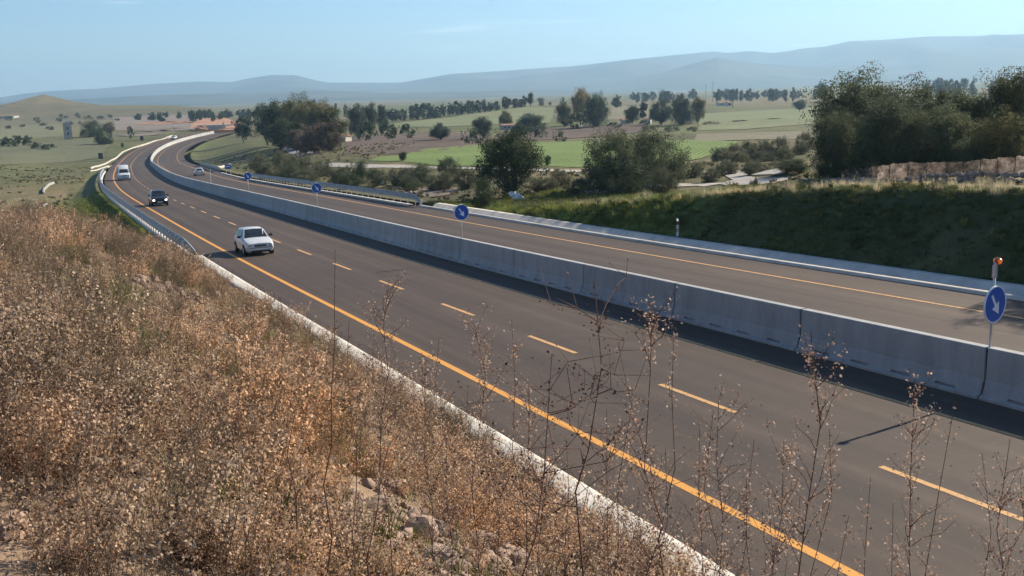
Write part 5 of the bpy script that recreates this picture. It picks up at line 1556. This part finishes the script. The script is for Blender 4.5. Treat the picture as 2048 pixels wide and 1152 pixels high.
low_wall('headwall', [(87, 388), (88, 381), (95, 374), (108, 367)], .4, .22, m_conc, 'curved pale concrete headwall of the ditch, far left', 'headwall')
low_wall('headwall', [(84, 414), (93, 411)], .3, .35, m_conc, 'small pale concrete block below the curved headwall', 'headwall', n=4)

# dry-stone wall above the cutting: every stone its own piece
m_stone = speckled('wall_stone', (.15, .12, .10), (.34, .28, .235), 3, .95, 0, .15, .6, 14, .3)
P0 = ground(1600, 366); P1_ = ground(1750, 366); P2_ = ground(1900, 366); P3_ = ground(2075, 369)
C = np.array([P0[:2], P1_[:2], P2_[:2], P3_[:2]])
L = np.concatenate([[0], np.cumsum(np.linalg.norm(np.diff(C, axis=0), axis=1))])
wroot = empty('stone_wall', (C[0][0], C[0][1], H1(*C[0])))
inv = Vector(wroot.location)
u = 0.0; cnt = 0
for row in range(4):
    u = .15 * (row % 2)
    while u < L[-1] and cnt < 290:
        w_ = WG.uniform(.3, .55)
        hmax = np.interp(u, [0, L[-1] * .3, L[-1] * .55, L[-1]], [.25, .3, .35, .4])
        if row * .27 < hmax - .1:
            f = u + w_ / 2
            x_, y_ = np.interp(f, L, C[:, 0]), np.interp(f, L, C[:, 1])
            o = link('stone', ROCKS[int(WG.integers(0, 7))], None, wroot)
            o.location = Vector((x_, y_, H1(x_, y_) + .12 + row * .25 + WG.uniform(-.03, .03))) - inv
            tn = np.array([np.interp(f + .2, L, C[:, 0]) - x_, np.interp(f + .2, L, C[:, 1]) - y_])
            o.rotation_euler = (WG.normal() * .1, WG.normal() * .1, math.atan2(tn[1], tn[0]))
            o.scale = (w_ * .56, .26, .21); cnt += 1
            o.material_slots[0].link = 'OBJECT'; o.material_slots[0].material = m_stone
        u += w_
tag(wroot, 'dry-stone wall along the top of the cutting below the wood', 'wall')

# netting fence standing on the wall's upper part
m_cloth, nt, b = base_mat('shade_netting', .9, 0, .1)
nA = noise(nt, 1.6, 8, coords(nt), .8); rA = ramp(nt, [(.34, (.10, .08, .07)), (.5, (.22, .18, .16)), (.62, (.36, .31, .285)), (.78, (.60, .54, .50))], nA)
oi = nt.nodes.new('ShaderNodeObjectInfo'); rO = ramp(nt, [(0, (.35, .36, .37)), (.6, (.85, .82, .8)), (1, (1.5, 1.45, 1.42))], oi.outputs['Random']); cO = mixc(nt, rA.outputs[0], rO.outputs[0], 1, 'MULTIPLY')
tl = nt.nodes.new('ShaderNodeBsdfTranslucent'); nt.links.new(cO, tl.inputs['Color']); nt.links.new(cO, b.inputs['Base Color'])
ms_ = nt.nodes.new('ShaderNodeMixShader'); ms_.inputs[0].default_value = .6
nt.links.new(b.outputs[0], ms_.inputs[1]); nt.links.new(tl.outputs[0], ms_.inputs[2])
tr_ = nt.nodes.new('ShaderNodeBsdfTransparent'); mt_ = nt.nodes.new('ShaderNodeMixShader')          # open weave
rT = ramp(nt, [(.36, (.85,) * 3), (.6, (.35,) * 3)], noise(nt, 2.6, 6, coords(nt), .7)); nt.links.new(rT.outputs[0], mt_.inputs[0])
nt.links.new(ms_.outputs[0], mt_.inputs[1]); nt.links.new(tr_.outputs[0], mt_.inputs[2]); nt.links.new(mt_.outputs[0], nt.nodes['Material Output'].inputs['Surface'])
nroot = empty('netting_fence', wroot.location)
Cb = C + np.array([.45, .6]); stp = .95; k_ = 0
u = L[-1] * .36
while u < L[-1]:
    pp = []
    for uu in (u, u + stp * 1.0):
        x_, y_ = np.interp(uu, L, Cb[:, 0]), np.interp(uu, L, Cb[:, 1])
        pp.append(Vector((x_, y_, H1(x_, y_))) - Vector(nroot.location))
    hh = (.25 + .95 * (u / L[-1])) * (1 + .05 * math.sin(k_ * .9)); rgn = np.random.default_rng(k_ + 5)
    MB().tube([pp[0] - Vector((0, 0, .2)), pp[0] + Vector((0, 0, hh - .02))], .025, 6).build('post', m_bark, nroot)
    if rgn.uniform() > .06:
        V = []; F = []; a_, c_ = 6, 6
        for i_ in range(a_):
            for j_ in range(c_):
                q_ = pp[0].lerp(pp[1], i_ / (a_ - 1)); sagz = .0 * math.sin(math.pi * i_ / (a_ - 1)) * (j_ / (c_ - 1))
                V.append(q_ + Vector((rgn.normal() * .02, rgn.normal() * .05, .08 + (hh * rgn.uniform(.93, 1.0)) * j_ / (c_ - 1) - sagz)))
        F = [(i_ * c_ + j_, (i_ + 1) * c_ + j_, (i_ + 1) * c_ + j_ + 1, i_ * c_ + j_ + 1) for i_ in range(a_ - 1) for j_ in range(c_ - 1)]
        MB().add(V, F).build('net_panel', m_cloth, nroot)
    u += stp; k_ += 1
tag(nroot, 'patched pinkish netting fence behind the stone wall at the right edge', 'fence')

m_plaster = speckled('old_plaster', (.50, .45, .36), (.66, .60, .50), .5, .9)
m_plw = speckled('white_plaster', (.62, .60, .56), (.76, .74, .70), .5, .9)
m_tile = speckled('roof_tile', (.26, .14, .09), (.38, .22, .15), 1.5, .9, 0, .2, .4, 6)
m_tower = speckled('tower_stone', (.30, .27, .23), (.45, .41, .35), .5, .95, 0, .15, .5, 3)
m_hole = plain('dark_opening', (.02, .02, .022), .5, 0, .3)
def house(px, py, dist, wpx, hpx, label, wall_m, roof=.35, rz=.3, windows=2):
    p, _ = stand(px, py, dist)
    w = wpx / FPX * dist; h = hpx / FPX * dist; dp = w * .75
    t = empty('farmhouse', p, rz)
    MB().box((0, 0, h / 2 - .3), (w, dp, h + .6)).build('wall', wall_m, t)
    rh = max(h * roof, .3); e_ = .25
    V = [(-w / 2 - e_, -dp / 2 - e_, h), (w / 2 + e_, -dp / 2 - e_, h), (w / 2 + e_, dp / 2 + e_, h), (-w / 2 - e_, dp / 2 + e_, h), (-w / 2 - e_, 0, h + rh), (w / 2 + e_, 0, h + rh)]
    MB().add(V, [(0, 1, 5, 4), (2, 3, 4, 5), (0, 4, 3), (1, 2, 5), (0, 3, 2, 1)]).build('roof', m_tile, t)
    for k_ in range(windows):
        x_ = (k_ + .5) / windows * w - w / 2
        MB().box((x_ * .8, -dp / 2 - .02, h * .55), (w * .12, .10, h * .32)).build('window', m_hole, t)
    MB().box((w * .32, -dp / 2 - .02, h * .32), (w * .13, .10, h * .62)).build('door', m_hole, t)
    return tag(t, label, 'house')
house(686, 266, 335, 26, 11, 'small yellowish house half hidden at the right end of the grove', m_plaster, rz=-.5, windows=1)
house(1016, 250, 410, 30, 9, 'grey farmhouse in the middle of the fields', speckled('grey_plaster', (.3, .29, .27), (.42, .4, .37), .5, .9), .3, .2, 3)
house(1250, 246, 425, 17, 7, 'small white house left of the cypress', m_plw, .5, .2, 1)
house(1294, 246, 415, 16, 9, 'taller white house right of the cypress', m_plw, .3, -.3, 1)
house(1448, 222, 720, 26, 5, 'low pinkish farm building far out on the plain', m_plaster, .4, .1, 3)
house(1452, 224, 700, 5, 7, 'narrow white shed beside the far farm building', m_plw, .3, 0, 1)
house(10, 223, 1000, 40, 4, 'long low farm building on the far left skyline', m_conc, .2, .1, 4)
# tower
p, _ = stand(136, 268, 500)
t = empty('stone_tower', p, .45)
W_ = 18 / FPX * 500; Hh = 31 / FPX * 500
MB().box((0, 0, Hh / 2 - .5), (W_ * .8, W_ * .8, Hh + 1)).build('wall', m_tower, t)
MB().box((0, 0, Hh + .15), (W_ * .9, W_ * .9, .5)).build('parapet', m_tower, t)
MB().box((.2, .1, Hh + .8), (W_ * .45, W_ * .45, 1.0)).build('turret', m_plaster, t)
for z_ in (.35, .7):
    MB().box((0, -W_ * .4 - .03, Hh * z_), (.7, .1, 1.0)).build('window', m_hole, t)
tag(t, 'square stone tower standing alone beside a dark hedge on the left', 'tower')
# overpass abutment at the road works
p, _ = stand(432, 250, 520)
t = empty('bridge_abutment', p, .2)
MB().box((0, 0, 1.2), (9, 6, 3.0)).build('wall', m_conc, t)
MB().box((2, 0, 2.9), (22, 6.4, .5)).build('deck', m_conc, t)
MB().box((4, -3.2, 2.0), (.9, .5, 4.6)).build('pillar', m_conc_w, t)
tag(t, 'grey concrete bridge abutment at the road works', 'bridge')
# orange safety netting at the road works
m_net = speckled('orange_netting', (.62, .20, .05), (.78, .30, .09), 2, .8)
A_, B_ = ground(398, 264), ground(500, 266)
t = empty('safety_fence', A_); dv = Vector(B_ - A_); n_ = 16
for k_ in range(n_ + 1):
    q_ = dv * (k_ / n_); q_.z = H1(A_[0] + q_.x, A_[1] + q_.y) - A_[2]
    MB().tube([q_, q_ + Vector((0, 0, 1.25))], .05, 6).build('post', m_steel, t)
    if k_ < n_:
        r_ = dv * ((k_ + 1) / n_); r_.z = H1(A_[0] + r_.x, A_[1] + r_.y) - A_[2]
        side = Vector((-dv.y, dv.x, 0)).normalized() * .03
        sag = Vector((0, 0, -.12)); md_ = (q_ + r_) / 2
        a0, a1, a2 = q_ + Vector((0, 0, .15)), md_ + Vector((0, 0, .1)), r_ + Vector((0, 0, .15))
        b0, b1, b2 = q_ + Vector((0, 0, 1.15)), md_ + Vector((0, 0, 1.15)) + sag, r_ + Vector((0, 0, 1.15))
        MB().add([a0, a1, a2, b0, b1, b2] + [v + side for v in (a0, a1, a2, b0, b1, b2)], [(0, 1, 4, 3), (1, 2, 5, 4), (6, 9, 10, 7), (7, 10, 11, 8), (3, 4, 10, 9), (4, 5, 11, 10)]).build('net_panel', m_net, t)
tag(t, 'orange safety netting across the end of the open road', 'fence')
# soil heaps
def heap(px, py, dist, wpx, hpx, mat, label):
    p, _ = stand(px, py, dist); w = wpx / FPX * dist / 2; h = hpx / FPX * dist
    V = []; F = []; n_, m_ = 18, 6
    rg = np.random.default_rng(px)
    for i_ in range(m_ + 1):
        f = i_ / m_
        for j_ in range(n_):
            th = 2 * math.pi * j_ / n_
            rr = w * (1 - f ** 2.2) ** .7 * (1 + .14 * rg.normal())
            f2 = f * (1 - .12 * math.sin(th * 3 + px))
            V.append((p[0] + rr * math.cos(th), p[1] + rr * .6 * math.sin(th), p[2] - .4 + (h + .4) * f2 * (1 + .08 * rg.normal())))
    F = [(i_ * n_ + j_, i_ * n_ + (j_ + 1) % n_, (i_ + 1) * n_ + (j_ + 1) % n_, (i_ + 1) * n_ + j_) for i_ in range(m_) for j_ in range(n_)]
    me = bpy.data.meshes.new('soil_heap'); me.from_pydata(V, [], F); me.update()
    return tag(link('soil_heap', me, mat), label, 'soil heap', 'soil heaps at the road works')
heap(268, 241, 520, 110, 5, f_tan, 'long tan soil heap left of the road works')
heap(345, 236, 560, 120, 5, f_tan, 'flat tan soil heap above the far end of the road')
heap(400, 250, 505, 36, 9, f_orange, 'red-orange soil heap behind the netting')
heap(462, 258, 490, 70, 5, f_orange, 'low red-orange soil heap right of the abutment')
heap(330, 228, 700, 150, 4, f_orange, 'thin reddish earth ridge on the horizon of the road works')

# ------------------------------------------------------------------ small things
def cabinet(px, py, hpx, label):
    g_ = ground(px, py); k_ = g_[1] / FPX
    t = empty('utility_cabinet', g_, .3); w = hpx * .75 * k_; h = hpx * k_
    m_ = plain('dark_cabinet', (.05, .05, .05), .6)
    MB().box((0, 0, h / 2), (w, w * .7, h)).build('body', m_, t)
    MB().box((0, 0, h + .04), (w * 1.1, w * .8, .08)).build('lid', m_, t)
    MB().box((0, -w * .36, h * .52), (w * .8, .04, h * .8)).build('door', m_, t)
    return tag(t, label, 'cabinet', 'dark cabinets beside the drain')
cabinet(202, 318, 11, 'nearest and largest dark box beside the white drain')
cabinet(245, 294, 7, 'middle dark box beside the white drain')
cabinet(284, 281, 8, 'farthest dark box beside the white drain')
# delineator post on the cutting side
def delineator(s, d, label):
    t = empty('delineator_post', road(s, d), -heading(s))
    z0 = H1(*road(s, d)[:2]) - road(s, d)[2]
    MB().add([(-.06, -.04, z0 - .1), (.06, -.04, z0 - .1), (.045, .05, z0 - .1), (-.045, .05, z0 - .1), (-.06, -.04, z0 + .85), (.06, -.04, z0 + .85), (.045, .05, z0 + .97), (-.045, .05, z0 + .97)],
             [(0, 3, 2, 1), (4, 5, 6, 7), (0, 1, 5, 4), (2, 3, 7, 6), (1, 2, 6, 5), (0, 4, 7, 3)]).build('body', m_white, t)
    MB().box((0, 0, z0 + .72), (.126, .105, .2)).build('black_band', m_trim, t)
    MB().box((0, -.045, z0 + .72), (.05, .03, .16)).build('reflector', plain('reflector', (.5, .1, .05), .2), t)
    return tag(t, label, 'road post')
delineator(44, 12.75, 'white roadside post with black band at the foot of the shaded slope')
# crumpled white sheets
def sheet(px, py, wpx, hpx, label, lean):
    g_ = ground(px, py); k_ = g_[1] / FPX; w, h = wpx * k_, hpx * k_
    rg = np.random.default_rng(px)
    n_ = 9; V = []; F = []
    for i_ in range(n_):
        for j_ in range(n_):
            f, e_ = i_ / (n_ - 1), j_ / (n_ - 1)
            V.append((g_[0] + (f - .5) * w + lean * (e_ - .5) * w + rg.normal() * w * .03, g_[1] + rg.normal() * h * .12 + e_ * .2, g_[2] + .03 + e_ * h * (1 - .5 * abs(f - .4)) + rg.normal() * h * .05))
    F = [(i_ * n_ + j_, (i_ + 1) * n_ + j_, (i_ + 1) * n_ + j_ + 1, i_ * n_ + j_ + 1) for i_ in range(n_ - 1) for j_ in range(n_ - 1)]
    me = bpy.data.meshes.new('plastic_sheet'); me.from_pydata(V, [], F); me.update()
    o = link('plastic_sheet', me, m_white); md = o.modifiers.new('thick', 'SOLIDIFY'); md.thickness = .02
    return tag(o, label, 'sheet')
sheet(1036, 403, 26, 20, 'crumpled white plastic sheet lying on the grass right of the second sign', -.6)
sheet(763, 370, 9, 12, 'small white sheet standing on the verge behind the guard rail', .2)
for k_, (px, py) in enumerate([(805, 386), (812, 380), (820, 388), (826, 382), (800, 380)]):
    g_ = ground(px, py); rock(g_[0], g_[1], .35, 'pale boulder in the small rubble heap at the end of the guard rail', 'boulders by the guard rail end', k_)
for k_, (a, b_) in enumerate([((868, 395), (898, 378)), ((825, 384), (838, 394)), ((862, 397), (916, 389))]):
    A_, B_ = ground(*a), ground(*b_)
    o = MB().tube([(0, 0, .08), Vector(B_ - A_) + Vector((0, 0, .12))], .07, 6).build('timber_pole', m_bark); o.location = A_
    tag(o, ['dark timber pole lying across the bare earth patch', 'short timber pole beside the rubble heap', 'timber pole along the lower edge of the bare earth patch'][k_], 'pole')
# direction board and white posts at the junction
p, _ = stand(455, 322, 188)
t = empty('direction_board', p, -.2)
for x_ in (-.45, .45): MB().tube([(x_, .04, -.2), (x_, .04, 2.3)], .04, 6).build('post', m_pole, t)
bo = MB().box((0, 0, 1.9), (1.3, .05, .9)).build('board', m_blue, t)
MB().box((0, -.03, 1.95), (.9, .012, .12)).build('white_band', m_white, bo)
tag(t, 'small blue direction board on two posts at the junction', 'sign')
for px in (420, 437, 452):
    pass
o = low_wall('junction_kerb', [(436, 337), (448, 334), (462, 331)], .5, .25, m_conc_w, 'short white kerb block at the junction below the blue board', 'kerb', n=8)
# power poles across the plain
for px, py, ds, lab in [(1412, 168, 1000, 'thin power pole far out on the plain, left of two'), (1426, 163, 980, 'thin power pole far out on the plain, right of two'), (1466, 200, 640, 'dark pole beside the far farm building')]:
    p, h = stand(px, py, ds)
    t = empty('power_pole', p)
    MB().tube([(0, 0, -.3), (0, 0, h)], [.22, .14], 6).build('pole', m_bark, t)
    MB().box((0, 0, h - .8), (2.4, .15, .15)).build('crossarm', m_bark, t)
    tag(t, lab, 'pole')
